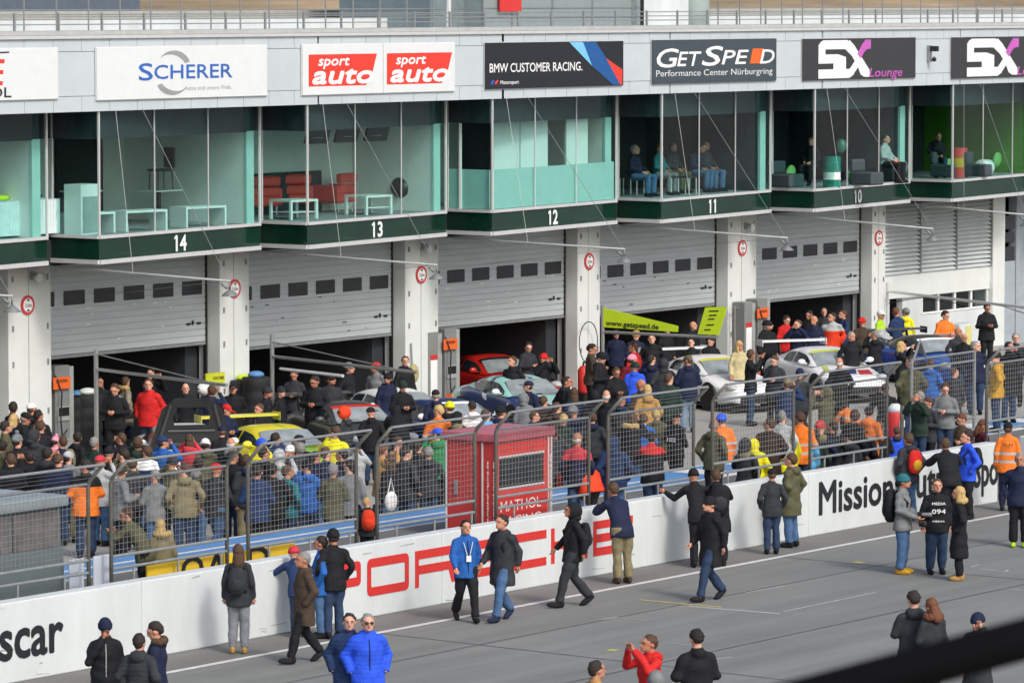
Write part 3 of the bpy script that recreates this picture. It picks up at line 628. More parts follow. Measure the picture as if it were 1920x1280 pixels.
for px, pyt, wd_, lab in ((298, 356, .62, 'central'), (152, 357, .5, 'left')):
    Yq = Yf + 1.3; q = PY(px, pyt, Yq); hh = q.z - ZF; t = thing('bar_table', 'high table with thin white top, the ' + lab + ' one in lounge 14', 'table', (q.x, Yq, ZF), group='high tables')
    mb = MB(); mb.box(-wd_ * .8, wd_ * .8, -.3, .3, hh - .03, hh); mb.build('tabletop', M['fw'], t); mb = MB(); mb.tube([(0, 0, 0), (0, 0, hh - .03)], .05); mb.build('leg', M['fb'], t)
    if lab == 'central': CHZ = q
def chair(loc, rz, label, m, flip=False, grp=None):
    t = thing('chair', label, 'chair', loc, rz, grp)
    mb = MB(); mb.box(-.24, .24, -.24, .24, .43, .48); bevel(mb.build('seat', m, t), .02)
    mb = MB(); mb.box(-.24, .24, .2, .25, .5, .98); bevel(mb.build('backrest', m, t), .02)
    for sx in (-.21, .21):
        for sy in (-.2, .2): mb = MB(); mb.tube([(sx * .9, sy * .9, .43), (sx, sy, 0)], .016, 6); mb.build('leg', M['fb'], t)
    return t
q = CHZ; c = chair((q.x + .1, q.y + .02, q.z), rad(250), 'black chair lifted onto the central high table', M['fb'], grp=None)
t = thing('folding_lounger', 'black folding recliner behind the right white box table', 'chair', (XY(425, Yf + .7, 400), Yf + .7, ZF))
mb = MB(); mb.tube([(-.7, .3, .1), (-.2, .3, .35), (.35, .3, .95)], .03); mb.tube([(-.7, .8, .1), (-.2, .8, .35), (.35, .8, .95)], .03); mb.tube([(-.5, .3, .5), (.5, .3, 0)], .025); mb.tube([(-.5, .8, .5), (.5, .8, 0)], .025); mb.build('frame', M['fb'], t); mb = MB(); mb.quad((-.7, .3, .1), (-.2, .3, .35), (-.2, .8, .35), (-.7, .8, .1)); mb.build('sling', M['fb'], t)
# lounge 13: red armchairs, white tables, swivel chair, screens
for k, (px, py, nm) in enumerate(((502, 404, 'first from the left'), (560, 399, 'second from the left'), (645, 397, 'third from the left'), (706, 390, 'rightmost'))):
    q = atf(px, py); t = thing('armchair', 'red upholstered armchair in lounge 13, ' + nm, 'armchair', (q.x, q.y + .3, ZF), rad([150, 150, 190, 185][k]), group='red armchairs'); t.scale = (1.2, 1.1, 1.1)
    mb = MB(); mb.box(-.36, .36, -.34, .34, .2, .42); bevel(mb.build('seat', M['fred'], t), .05)
    mb = MB(); mb.box(-.36, .36, .22, .38, .40, .62); mb.box(-.36, .36, .24, .40, .64, .86); bevel(mb.build('backrest', M['fred'], t), .05)
    for sx in (-.42, .31): mb = MB(); mb.box(sx, sx + .11, -.34, .34, .22, .6); bevel(mb.build('armrest', M['fred'], t), .04)
    for sx in (-.3, .3):
        for sy in (-.28, .28): mb = MB(); mb.tube([(sx, sy, 0), (sx, sy, .21)], .015, 6); mb.build('leg', M['alu'], t)
for px, py, nm in ((578, 411, 'left'), (718, 402, 'right')):
    q = atf(px, py); t = thing('coffee_table', 'white square-legged coffee table, the ' + nm + ' one in lounge 13', 'table', (q.x - .1, q.y + .36, ZF), rad(-6), group='white coffee tables')
    mb = MB(); mb.box(-.46, .46, -.36, .36, .42, .47); mb.build('tabletop', M['fw'], t); mb = MB(); mb.box(-.40, .40, -.3, .3, .16, .18); mb.build('shelf', M['fw'], t)
    for sx in (-.43, .43):
        for sy in (-.33, .33): mb = MB(); mb.box(sx - .03, sx + .03, sy - .03, sy + .03, 0, .419); mb.build('leg', M['fw'], t)
q = atf(765, 394); t = thing('swivel_chair', 'black round tub chair on a chrome pedestal in lounge 13', 'chair', (q.x, q.y + .2, ZF))
mb = MB(); vs = []; n = 16
for a in range(6):
    r = .34 * math.sin(math.pi * (.5 + a / 10) * .62 + .3); 
mb.ell((0, 0, .62), (.36, .34, .30)); o = mb.build('tub_seat', M['fb'], t, smooth=True); o.rotation_euler = (rad(18), rad(-14), 0)
mb = MB(); mb.tube([(0, 0, .02), (0, 0, .4)], .025); mb.lathe([(.25, 0), (.24, .02), (.03, .04)], (0, 0, 0), 18); mb.build('pedestal', M['steel'], t)
for k, px in enumerate((592, 647, 703)):
    X = XY(px, Yf - .1, 225); t = thing('wall_screen', 'dark television hung from the ceiling of lounge 13, ' + ('left', 'middle', 'right')[k] + ' of three', 'television', (X, Yf - .1, zG - .95), rad(-5), group='ceiling televisions')
    mb = MB(); mb.box(-.38, .38, -.04, .04, -.02, .46); o = mb.build('screen', M['fb'], t); o.rotation_euler = (rad(18), 0, 0); mb = MB(); mb.box(-.16, .16, -.08, -.045, .1, .3); mb.build('rear_cover', M['rail'], t); mb = MB(); mb.tube([(0, 0, .3), (0, 0, .9)], .025); mb.build('ceiling_mount', M['fb'], t)
# left lounge
q = atf(30, 440); t = thing('buffet_table', 'long table under a pleated pale cloth at the left edge', 'table', (XY(30, Yf + .2, 400), Yf + .2, ZF))
mb = MB(); pts = []
for k in range(60): pts.append((-1.6 + k * .045, -.35 + .02 * (k % 2)))
mb.add([(x, y, .04) for x, y in pts] + [(x, y, .80) for x, y in pts], [(k, k + 1, k + 61, k + 60) for k in range(59)]); mb.quad((-1.6, -.35, .80), (1.05, -.35, .80), (1.05, .35, .80), (-1.6, .35, .80)); mb.quad((1.055, -.35, .04), (1.055, .35, .04), (1.055, .35, .8), (1.055, -.35, .8)); mb.build('cloth', mat('cloth_pale', (.70, .80, .84), .8), t)
for k, (dx, m_) in enumerate(((-.5, 'neon'), (-.1, 'yellow'), (.35, 'neon'), (.6, 'fb'))):
    o = MB(); o.ell((0, 0, .06), (.22, .16, .07)); q = o.build('gift_bag', M[m_], None, (XY(30, Yf + .2, 400) + dx, Yf + .2, ZF + .80), smooth=True); tag(q, ('green bundle at the left end', 'yellow bundle', 'green bundle at the right end', 'black bundle')[k] + ' on the pleated buffet table', 'bag', 'bundles on the buffet')
q = atf(22, 442); t = thing('bar_stool', 'black bar stool in front of the pleated buffet table', 'stool', (q.x, q.y, ZF)); mb = MB(); mb.lathe([(.2, .72), (.2, .82), (.12, .83)], n=18); mb.build('seat', M['fb'], t); mb = MB(); mb.tube([(0, 0, 0), (0, 0, .72)], .025); mb.lathe([(.18, 0), (.17, .02), (.03, .03)]); mb.build('pedestal', M['steel'], t)
# lounge 10 and 9: sofas, cushions, drums
def sofa(px0, px1, py, lab, h=.42):
    a, b = atf(px0, py), atf(px1, py); wd_ = (b.x - a.x) * .8; t = thing('sofa', lab, 'sofa', ((a.x + b.x) / 2, (a.y + b.y) / 2 + .4, ZF), rad(-6), group='low charcoal sofas')
    mb = MB(); mb.box(-wd_ / 2, wd_ / 2, -.4, .4, .04, .40); bevel(mb.build('seat', M['sofa'], t), .05); mb = MB(); mb.box(-wd_ / 2, wd_ / 2, .25, .42, .40, .75); bevel(mb.build('backrest', M['sofa'], t), .05)
sofa(1448, 1545, 354, 'low charcoal sofa in lounge 10 behind its left window'); sofa(1605, 1690, 350, 'low charcoal sofa in lounge 10 beside the partition'); sofa(1775, 1805, 335, 'charcoal seat block left of the red and yellow drum'); sofa(1832, 1880, 334, 'charcoal seat block right of the red and yellow drum')
def drum(px, py, cols, lab, h=.86):
    q = atf(px, py); t = thing('oil_drum', lab, 'drum', (q.x, q.y + .3, ZF)); n = len(cols); r = .24
    for k, c in enumerate(cols):
        mb = MB(); z0 = h * k / n; z1 = h * (k + 1) / n - .002; mb.lathe([(r, z0), (r + .012, z0 + .02), (r, z0 + .04), (r, z1)], n=24); mb.build('drum_band', c, t, smooth=False)
drum(1577, 352, [mat('drum_green', (.0, .20, .15), .35)] * 1 + [M['ink'], MATS['drum_green'], MATS['drum_green']], 'green oil drum with a white band in lounge 10'); drum(1815, 333, [M['fred'], mat('drum_yellow', (.65, .42, .02), .4), M['fred']], 'red and yellow striped oil drum in the rightmost lounge')
M['cush'] = mat('cushion_lime', (.22, .52, .16), .7)
for px, py, lab, hz in ((1482, 325, 'behind the left sofa of lounge 10', .5), (1598, 325, 'beside the green drum in lounge 10', .5), (1778, 312, 'beside the seated person of the rightmost lounge', .5), (1869, 300, 'on the seat block under the green wall', .5)):
    q = PY(px, py, Yf + .55); mb = MB(); mb.ell((0, 0, 0), (.24, .10, .24), 12, 8); o = mb.build('cushion', M['cush'], None, q, rad(20), smooth=True); o.rotation_euler = (rad(10), rad(45), rad(10)); tag(o, 'lime green scatter cushion ' + lab, 'cushion', 'lime cushions')
for px, py, lab in ((1705, 330, 'behind the partition of lounge 10'), (1868, 331, 'right of the red and yellow drum')):
    q = atf(px, py); mb = MB(); mb.lathe([(.2, -.25), (.24, -.2), (.24, .2), (.2, .25)], (0, 0, .25), 20, 'X'); o = mb.build('light_stool', M['fw'], None, (q.x, q.y + .4, ZF), smooth=True); tag(o, 'white cylindrical stool lying ' + lab, 'stool', 'white cylinder stools')
q = atf(1585, 300); mb = MB(); mb.ell((0, 0, .2), (.17, .17, .2)); mb.box(-.02, .02, -.18, -.15, .1, .3); o = mb.build('racing_helmet', mat('helmet_green', (.12, .25, .22), .2), None, (XY(1577, Yf + .2, 300), Yf + .2, ZF + .86), smooth=True); tag(o, 'pale green helmet shape standing over the green drum', 'helmet')
# stools for the spectators in lounge 11
for k, px in enumerate((1195, 1240, 1285, 1318)):
    q = atf(px, 366); t = thing('bar_stool', 'chrome-legged stool under a spectator in lounge 11, number ' + ('one', 'two', 'three', 'four')[k] + ' from the left', 'stool', (q.x, q.y + .5, ZF), group='stools in lounge 11')
    mb = MB(); mb.box(-.19, .19, -.19, .19, .45, .50); mb.build('seat', M['fb'], t)
    for sx in (-.17, .17):
        for sy in (-.17, .17): mb = MB(); mb.tube([(sx, sy, 0), (sx, sy, .45)], .018, 6); mb.build('leg', M['alu'], t)
# ------------------------------------------------------------------ fence on the pit wall
YF = YW + .5
panels = [(-200, 165), (208, 425), (465, 668), (707, 890), (930, 1104), (1140, 1300), (1335, 1487), (1518, 1662), (1848, 1990)]
where = ['in front of the grey cabin', 'behind the yellow board', 'with the dense dark crowd behind it', 'left of the red kiosk', 'crossing the front of the red kiosk', 'right of the orange jacket', 'in front of the hooded yellow jacket', 'beside the blue jacket at the opening', 'beside the mustard coat']
ZB_, ZT_, LN = 2.86, 3.16, .32
for k, (pa, pb) in enumerate(panels):
    xa, xb = XY(pa, YF, 960), XY(pb, YF, 900)
    t = thing('mesh_fence', 'grey steel mesh fence panel with bent top ' + where[k], 'fence', (xa, YF, 1.25), group='mesh fence panels on the pit wall')
    wd = xb - xa; z0 = -1.25
    for xx in (0, wd):
        mb = MB(); mb.tube([(xx, 0, -.45), (xx, 0, ZB_ + z0 - .06), (xx, -.04, ZB_ + z0 + .03), (xx, -LN, ZT_ + z0)], .033, 8); mb.build('post', M['post'], t, smooth=True)
    for zz in (1.42, 1.62): mb = MB(); mb.tube([(0, 0, zz + z0), (wd, 0, zz + z0)], .026, 8); mb.build('lower_rail', M['rail'], t)
    mb = MB(); mb.tube([(0, 0, ZB_ + z0 - .03), (wd, 0, ZB_ + z0 - .03)], .024, 8); mb.build('bend_rail', M['rail'], t)
    mb = MB(); mb.tube([(0, -LN, ZT_ + z0), (wd, -LN, ZT_ + z0)], .024, 8); mb.build('top_rail', M['steel'], t)
    mb = MB(); r = .0037; n = int(wd / .1)
    for j in range(1, n): x = wd * j / n; mb.tube([(x, .004, 1.62 + z0), (x, .004, ZB_ + z0)], r, 4, False)
    for j in range(1, 13): z = 1.62 + (ZB_ - 1.62) * j / 13 + z0; mb.tube([(0, 0, z), (wd, 0, z)], r, 4, False)
    for j in (1, 2, 3): f = j / 4; mb.tube([(0, -LN * f, ZB_ + z0 + .3 * f), (wd, -LN * f, ZB_ + z0 + .3 * f)], r, 4, False)
    mb.build('wire_mesh', M['wire'], t)
    for xx in np.arange(.55, wd, 1.1):
        mb = MB(); mb.tube([(xx, .0, -.45), (xx, 0, 1.42 + z0)], .022, 6); mb.build('foot_strut', M['rail'], t)
# opened gate leaf at the gap
A = PZ(1708, 838, .85); B = PZ(1826, 818, .85)
t = thing('fence_gate', 'opened grey mesh gate leaf with a triangular bracket beside the fence opening', 'gate', A)
d = B - A; d.z = 0
mb = MB(); mb.tube([(0, 0, 0), (0, 0, 1.9)], .035); mb.tube([d, d + Vector((0, 0, 1.9))], .035)
for z in (.15, .42, 1.88, 1.68): mb.tube([(0, 0, z), d + Vector((0, 0, z))], .025)
mb.tube([(0, 0, 1.75), Vector((.15, -.12, 2.3))], .03); mb.tube([Vector((.15, -.12, 2.3)), d * .22 + Vector((0, 0, 1.88))], .03); mb.build('gate_frame', M['rail'], t)
mb = MB(); L = d.length; n = int(L / .09)
for j in range(1, n): p = d * (j / n); mb.tube([p + Vector((0, 0, .42)), p + Vector((0, 0, 1.88))], .0035, 4, False)
for j in range(1, 15): z = .42 + 1.46 * j / 15; mb.tube([(0, 0, z), d + Vector((0, 0, z))], .0035, 4, False)
mb.build('wire_mesh', M['wire'], t)
q = PZ(1691, 838, .8); mb = MB(); mb.tube([q, q + Vector((0, 0, .9))], .045); o = mb.build('gate_post', M['post']); tag(o, 'short grey post with pale cap at the fence opening', 'post')

# ------------------------------------------------------------------ cabin, kiosk, boards on the wall walkway
M['cabin'] = mat('cabin_grey', (.13, .165, .175), .5, var=.08)
x1 = XY(120, YW + .95, 1000); zt = PY(60, 935, YW + .95).z; t = thing('timing_cabin', 'grey cabin with a long window behind the fence at the left edge', 'cabin', (x1 - 5, YW + .95, ZPL))
h = zt - ZPL; mb = MB(); mb.box(0, 5, 0, 2.0, 0, .55 * h); mb.box(0, 5, .06, 2.0, .55 * h, .9 * h); bevel(mb.build('body', M['cabin'], t), .02)
mb = MB(); mb.box(-.05, 5.06, -.06, 2.05, .905 * h, h); bevel(mb.build('roof', mat('cabin_roof', (.28, .33, .35), .5), t), .02)
for k in range(4):
    mb = MB(); mb.box(.3 + k * 1.18, 1.38 + k * 1.18, .03, .065, .56 * h, .88 * h); mb.build('window', mat('cabin_window', (.16, .15, .155), .2, var=.35, scale=2), t)
Y0 = YW + .72; xr = XY(1033, Y0, 880); xf = XY(930, Y0, 880); xl = XY(905, Y0 + .28, 880)
lo, hi = .3, 4
for _ in range(40):
    md = (lo + hi) / 2
    if 960 + FPX * ((Vector((xl, Y0 + md, 2)) - CAMP).dot(RIGHT)) / ((Vector((xl, Y0 + md, 2)) - CAMP).dot(FWD)) > 836: lo = md
    else: hi = md
yb = Y0 + md; zt = PY(980, 812, Y0).z
t = thing('red_kiosk', 'red signalling kiosk with white lettering behind the mesh fence', 'kiosk', (xl, Y0, ZPL)); h = zt - ZPL; wf = xf - xl; wr = xr - xl; yb -= Y0
plan = [(0, .28), (wf, 0), (wr, 0), (wr, yb), (0, yb)]
mb = MB(); mb.prism(plan, 0, h * .94); mb.build('body', M['boothred'], t)
mb = MB(); ov = [(-.06, .24), (wf - .03, -.06), (wr + .06, -.06), (wr + .06, yb + .06), (-.06, yb + .06)]; mb.prism(ov, h * .945, h * 1.03); bevel(mb.build('roof', mat('kiosk_roof', (.48, .12, .15), .45), t), .02)
wz0, wz1 = PY(980, 908, Y0).z - ZPL, PY(980, 853, Y0).z - ZPL; wa, wb_ = XY(936, Y0, 880) - xl, XY(1018, Y0, 880) - xl
mb = MB(); mb.box(wa, wb_, -.012, .002, wz0, wz1); f = mb.build('window', mat('kiosk_window', (.03, .035, .04), .1, var=.5, scale=4), t)
mb = MB()
for a, b, c, d_ in ((wa - .03, wb_ + .03, wz1, wz1 + .035), (wa - .03, wb_ + .03, wz0 - .035, wz0)): mb.box(a, b, -.02, .0, c, d_)
mb.build('window_frame', M['alu'], f)
mb = MB(); mb.box(wa, wb_, -.013, -.003, wz1 + .27, wz1 + .35); mb.build('vent_slot', M['black'], t)
text('MATHOL', t, (wa + .03, -.008, wz0 - .44), .20, M['ink'], wid=wb_ - wa - .1, bold=.0); text('RACING', t, (wa + .03, -.008, wz0 - .72), .20, M['ink'], wid=wb_ - wa - .1, bold=.0)
for xx, yy in ((wf - .012, -.012), (wr - .10, -.012), (wr - .005, -.012), (-.01, .28), (-.012, yb - .02)): mb = MB(); mb.tube([(xx, yy, 0), (xx, yy, h * .94)], .02, 6); mb.build('corner_profile', M['alu'], t)
s_ = 'www.mathol-racing.de'
for (ox, oy, nm) in ((wf * .25, .19, 1), (wf * .72, .06, 2), (wr - .055, -.012, 3)):
    o = text(s_, t, (ox, oy - .03, h * .04), .055, M['ink'], wid=h * .72, bold=.008); o.rotation_euler = (0, rad(-90), rad(0))
mb = MB(); mb.box(-.012, -.004, .36, yb - .06, .02, h * .9); dr = mb.build('door', M['boothred'], t); mb = MB(); mb.box(-.05, -.012, yb - .28, yb - .22, h * .42, h * .56); mb.build('handle', M['steel'], dr)
# boards on the walkway behind the wall
xa, xb = XY(276, YW + .62, 1060), XY(553, YW + .62, 1030); t = thing('yellow_board', 'long yellow board with black letters half hidden behind the wall', 'board', (xa, YW + .62, .85))
zt = PY(330, 1052, YW + .62).z; mb = MB(); mb.box(0, xb - xa, 0, .03, 0, zt - .85); mb.build('panel', M['yellow'], t)
for s_, px in (('O', 340), ('A', 386), ('D', 465)): text(s_, t, (XY(px, YW + .62, 1060) - xa, -.006, .14), .42, M['ltext'], wid=.55, bold=.02)
for px0, px1, lab in ((131, 158, 'white panel leaning beside the grey cabin'), (176, 206, 'white panel between two fence posts at the left')):
    xa, xb = XY(px0, YW + .75, 1075), XY(px1, YW + .75, 1070); mb = MB(); mb.box(xa, xb, YW + .75, YW + .78, .82, 1.62); o = bevel(mb.build('white_panel', mat('panel_pale', (.52, .57, .66), .5)), .01); tag(o, lab, 'panel', 'white panels by the cabin')
q = PZ(1678, 830, ZPL); t = thing('foam_container', 'red and white plastic container beside the fence opening', 'container', q); mb = MB(); mb.lathe([(.16, 0), (.18, .05), (.18, .62), (.15, .68)], n=18); mb.build('red_body', M['inkred'], t, smooth=True); mb = MB(); mb.lathe([(.15, .68), (.15, .78), (.08, .86)], n=18); mb.build('white_cap', M['ink'], t, smooth=True); mb = MB(); mb.box(-.1, .1, -.19, -.17, .35, .5); mb.build('label', M['ink'], t)

# ------------------------------------------------------------------ refuelling pumps
M['pumpg'] = mat('pump_grey', (.24, .255, .25), .5, .1, var=.1); M['pumpl'] = mat('pump_light', (.42, .45, .44), .45, .2)
for k, (px, py, lab) in enumerate(((88, 690, 'in front of the leftmost pillar'), (820, 620, 'in front of the third pillar'), (1408, 564, 'in front of the fifth pillar'))):
    q = PZ(px, py, 2.15); t = thing('fuel_pump', 'tall grey refuelling pump with an orange notice ' + lab, 'pump', (q.x, q.y, 0), group='refuelling pumps')
    mb = MB(); mb.box(-.62, -.22, -.2, .2, 0, 2.15); mb.box(.06, .55, -.2, .2, 0, 2.2); bevel(mb.build('cabinet', M['pumpg'], t), .02)
    mb = MB(); mb.box(-.205, -.02, -.16, .12, 0, 2.1); mb.box(.565, .70, -.18, .12, 0, 2.16); mb.build('column', M['pumpl'], t)
    mb = MB(); mb.box(.10, .50, -.235, -.205, .95, 1.28); mb.build('display_frame', M['pumpl'], t); mb = MB(); mb.box(.13, .47, -.245, -.237, 1.06, 1.25); mb.build('display', M['black'], t)
    mb = MB(); mb.box(.08, .52, -.215, -.203, .1, .55); mb.build('lower_panel', M['orange'] if k else M['pumpl'], t)
    mb = MB(); mb.box(-.10, .48, -.28, -.262, 1.68, 1.95); n_ = mb.build('orange_notice', M['orange'], t); text('BENZIN', n_, (.0, -.286, 1.83), .07, M['ltext'], wid=.36, bold=.01)
    mb = MB(); mb.box(-.56, -.28, -.213, -.203, .55, 1.45); mb.build('paper_sheet', M['ink'], t); mb = MB(); mb.box(-.56, -.28, -.214, -.203, 1.46, 1.58); mb.build('paper_heading', M['inkred'], t)
    mb = MB(); mb.tube([(.0, -.25, 2.0), (.12, -.34, 1.6), (.05, -.36, 1.0), (.12, -.34, .6), (.3, -.33, .75)], .018, 6); mb.build('hose', M['rubber'], t, smooth=True)
    mb = MB(); mb.tube([(-.82, 0, 0), (-.82, 0, 2.05)], .025); mb.tube([(-.9, 0, 2.0), (-.2, 0, 2.0)], .02); mb.build('side_rail', M['steel'], t)

# ------------------------------------------------------------------ team signalling gantries, banners, odds and ends
def gantry(px, ytop, ybase_z, arm0, arm1, stay0, stay1, label, r=.05):
    top = PZ(px, ytop, ybase_z); t = thing('air_gantry', label, 'gantry', (top.x, top.y, 0), group='team gantries'); O = Vector((top.x, top.y, 0))
    mb = MB(); mb.tube([(0, 0, .1), (0, 0, ybase_z)], r); mb.build('mast', M['steel'], t)
    mb = MB(); mb.box(-.28, .28, -.28, .28, 0, .16); bevel(mb.build('base', M['black'], t), .02)
    za = PY(arm0[0], arm0[1], top.y).z; a0 = Vector((0, 0, za)); a1 = PZ(arm1[0], arm1[1], za) - O
    mb = MB(); mb.tube([a0, a1], r * .75); mb.build('arm', M['steel'], t)
    if stay0: zs = PY(stay0[0], stay0[1], top.y).z; mb = MB(); mb.tube([(0, 0, zs), a0.lerp(a1, .92)], .016, 5); mb.build('stay', M['rail'], t)
    return t, O, a0, a1
gantry(180, 655, 2.75, (180, 692), (425, 722), (190, 662), None, 'steel mast with a long arm in front of garage 14')
t, O, a0, a1 = gantry(510, 627, 2.85, (510, 668), (782, 698), (515, 640), None, 'steel mast with a white tube light in front of garage 13')
mb = MB(); mb.tube([a0.lerp(a1, .06) + Vector((0, 0, -.26)), a0.lerp(a1, .5) + Vector((0, 0, -.26))], .035); mb.build('tube_light', M['ink'], t)
t, O, a0, a1 = gantry(1130, 572, 2.75, (1130, 622), (1345, 632), None, None, 'steel mast carrying the lime green banner in front of garage 11')
A0, A1 = O + a0, O + a1
def on(px, py): return PY(px, py, 1) and (lambda d: CAMP + d * ((A0 - CAMP).cross(A1 - CAMP).length and 1))(ray(px, py))
nrm = (A1 - A0).cross(Vector((0, 0, 1))).normalized()
def onpl(px, py): d = ray(px, py); return CAMP + d * ((A0 - CAMP).dot(nrm) / d.dot(nrm))
def plate(pts, m, name, parent, th=.03):
    P = [onpl(*p) for p in pts]; n = len(P); dd = nrm * th; mb = MB(); V = P + [p + dd for p in P]
    mb.add(V, [tuple(range(n)), tuple(range(2 * n - 1, n - 1, -1))] + [((i + 1) % n, i, i + n, (i + 1) % n + n) for i in range(n)]); return mb.build(name, m, parent)
bt = thing('lime_banner', 'wedge-shaped lime green banner with a web address on the gantry arm', 'banner'); plate([(1132, 577), (1272, 611), (1271, 622), (1131, 613)], M['neon'], 'banner_sheet', bt)
q0, q1 = onpl(1138, 609), onpl(1236, 617); ang = math.atan2((A1 - A0).y, (A1 - A0).x); off = nrm * -.012 if nrm.dot(CAMP - A0) < 0 else nrm * .045
sgnn = 1 if nrm.dot(CAMP - A0) > 0 else -1; off = nrm * (.04 if sgnn > 0 else -.006)
o = text('www.getspeed.de', bt, q0 + off, .13, M['ltext'], wid=(q1 - q0).length, bold=.02, rz=ang); o.rotation_euler = (0, -math.asin((q1 - q0).normalized().z), ang)
bt = thing('lime_board', 'slanted lime green notice board at the end of the gantry arm', 'board'); plate([(1323, 576), (1364, 575), (1348, 628), (1309, 626)], M['neon'], 'board_sheet', bt)
for k, (px, py, wdp) in enumerate(((1331, 582, 18), (1331, 590, 14), (1329, 597, 12), (1326, 608, 14), (1322, 617, 12))):
    plate([(px, py), (px + wdp, py - .5), (px + wdp - 1, py + 2), (px - 1, py + 2.5)], M['ltext'], 'printed_line', bt, .034 if sgnn > 0 else -.004)
t = thing('fire_boom', 'white tubular boom running past the office windows', 'boom', PY(1664, 546, Yp - .05)); O = PY(1664, 546, Yp - .05)
mb = MB(); mb.tube([(0, 0, 0), PZ(1935, 578, O.z) - O], .04); mb.build('tube', M['alu'], t); mb = MB(); mb.tube([(0, 0, .25), (0, 0, -2.2)], .045); mb.build('upright', M['alu'], t)
mb = MB(); P = [O + Vector((.0, -.05, -.35))]
for px, py in ((1700, 562), (1740, 556), (1775, 568), (1830, 566), (1880, 574), (1930, 590)): P.append(PY(px, py, Yp - .6))
mb.tube(P, .014, 5); o = mb.build('air_hose', M['rubber'], smooth=True); tag(o, 'thin dark air hose sagging past the office windows', 'hose')
# lime sign over garage 14's right pillar
q = PY(403, 709, Yp - .8); t = thing('lime_sign', 'small yellow-green sign in front of the second pillar', 'sign', q); mb = MB(); mb.box(-.34, .34, -.02, .02, -.13, .13); mb.build('panel', mat('sign_lime', (.58, .62, .03), .5), t); text('TOYO TIRES', t, (-.10, -.026, -.03), .07, M['ltext'], wid=.40, bold=.01)
M['cover'] = mat('tyre_cover', (.014, .015, .018), .75, var=.4)
def tyre_stack(px, py, h, lab, top=None):
    q = PZ(px, py, h); t = thing('tyre_stack', lab, 'tyre stack', (q.x, q.y, 0)); n = 4
    mb = MB(); prof = []
    for k in range(5):
        z0 = h * k / 5; prof += [(.32, z0), (.345, z0 + h * .06), (.345, z0 + h * .14), (.32, z0 + h * .195)]
    mb.lathe(prof, n=20); mb.build('cover', M['cover'], t, smooth=True)
    if top: mb = MB(); mb.ell((0, 0, h + .05), (.22, .18, .09)); mb.build('folded_cloth', M[top], t, smooth=True)
tyre_stack(147, 742, 1.45, 'black covered tyre stack left of the black jacket in garage 14', 'blue'); tyre_stack(164, 738, 1.5, 'black covered tyre stack behind the left mast', 'conc')
tyre_stack(458, 712, 1.5, 'black covered tyre stack beside the second pillar', 'neon'); tyre_stack(480, 706, 1.6, 'tall black covered tyre stack left of the tube-light mast', 'blue')
q = PZ(1094, 690, .95); t = thing('fire_extinguisher', 'large red fire extinguisher beside the fourth pillar', 'extinguisher', (q.x, q.y, .0)); mb = MB(); mb.lathe([(.13, .3), (.15, .34), (.15, .9), (.08, 1.0), (.04, 1.02)], n=18); mb.build('cylinder', M['inkred'], t, smooth=True); mb = MB(); mb.tube([(0, 0, 1.0), (0, 0, 1.1), (.1, -.05, 1.08)], .03); mb.build('valve', M['black'], t); mb = MB(); mb.box(-.2, .2, -.15, .15, 0, .3); mb.build('trolley', M['black'], t)
q = PY(776, 700, Yp - .12); t = thing('hanging_bag', 'pale yellow bag hanging on the third pillar', 'bag', q); mb = MB(); mb.ell((0, 0, 0), (.17, .1, .24)); mb.build('bag_body', mat('bag_khaki', (.42, .38, .16), .8), t, smooth=True); mb = MB(); mb.tube([(0, .05, .2), (0, .08, .75)], .02); mb.build('strap', M['steel'], t)
mb = MB(); P = [];
for k in range(22): a = rad(-60 + k * 17); P.append((0.45 * math.cos(a), -.02 - .004 * k, .55 * math.sin(a)))
mb.tube(P, .014, 6); o = mb.build('air_hose', M['rubber'], None, PY(1100, 642, Yp - .15), smooth=True); tag(o, 'coiled dark air hose on the fourth pillar', 'hose')
for (px, py, wd_, hh, m_, lab) in ((1012, 640, .5, 1.0, 'orange', 'orange cloth banner hanging in the back of garage 12'), (335, 705, .55, .5, 'inkred', 'red board on the side wall of garage 14'), (1555, 590, .45, .8, 'inkred', 'red banner in the back of garage 10')):
    q = PY(px, py, Yd + 1.6); mb = MB(); mb.box(-wd_ / 2, wd_ / 2, -.02, .02, -hh / 2, hh / 2); o = bevel(mb.build('hanging_banner', M[m_], None, q), .01); tag(o, lab, 'banner')
q = PZ(235, 780, .9); t = thing('pit_trolley', 'long black pit trolley in front of garage 14', 'trolley', (q.x, q.y, 0), rad(-20)); mb = MB(); mb.box(-.95, .95, -.3, .3, .86, .92); mb.build('top_shelf', M['black'], t); mb = MB(); mb.box(-.9, .9, -.28, .28, .3, .34); mb.build('lower_shelf', M['black'], t)
for sx in (-.9, .9): mb = MB(); mb.box(sx - .03, sx + .03, -.28, .28, .05, .86); mb.build('leg', M['black'], t)
q = PZ(1400, 700, .9)
t = thing('office_bin', 'white waste container with a yellow door below the office windows', 'container', PZ(1812, 610, 1.0) * 1.0); t.location.z = 0; mb = MB(); mb.box(-.4, .5, 0, .4, 0, 1.05); bevel(mb.build('body', M['wallp'], t), .02); mb = MB(); mb.box(-.05, .3, -.012, -.002, .3, .98); mb.build('yellow_door', mat('pale_yellow', (.62, .58, .22), .6), t)
# blurred hand rail of the stand, close to the lens
d0, d1 = ray(1600, 1284), ray(1935, 1194); r0 = CAMP + d0 * (4.7 / d0.length); r1 = CAMP + d1 * (4.7 / d1.length); dv = (r1 - r0)
mb = MB(); mb.tube([r0 - dv * 3, r1 + dv * 3], .0225, 16); o = mb.build('hand_rail', mat('rail_black', (.004, .004, .005), .9, spec=.1), smooth=True); tag(o, 'dark blurred hand rail close to the viewer at the lower right', 'hand rail')
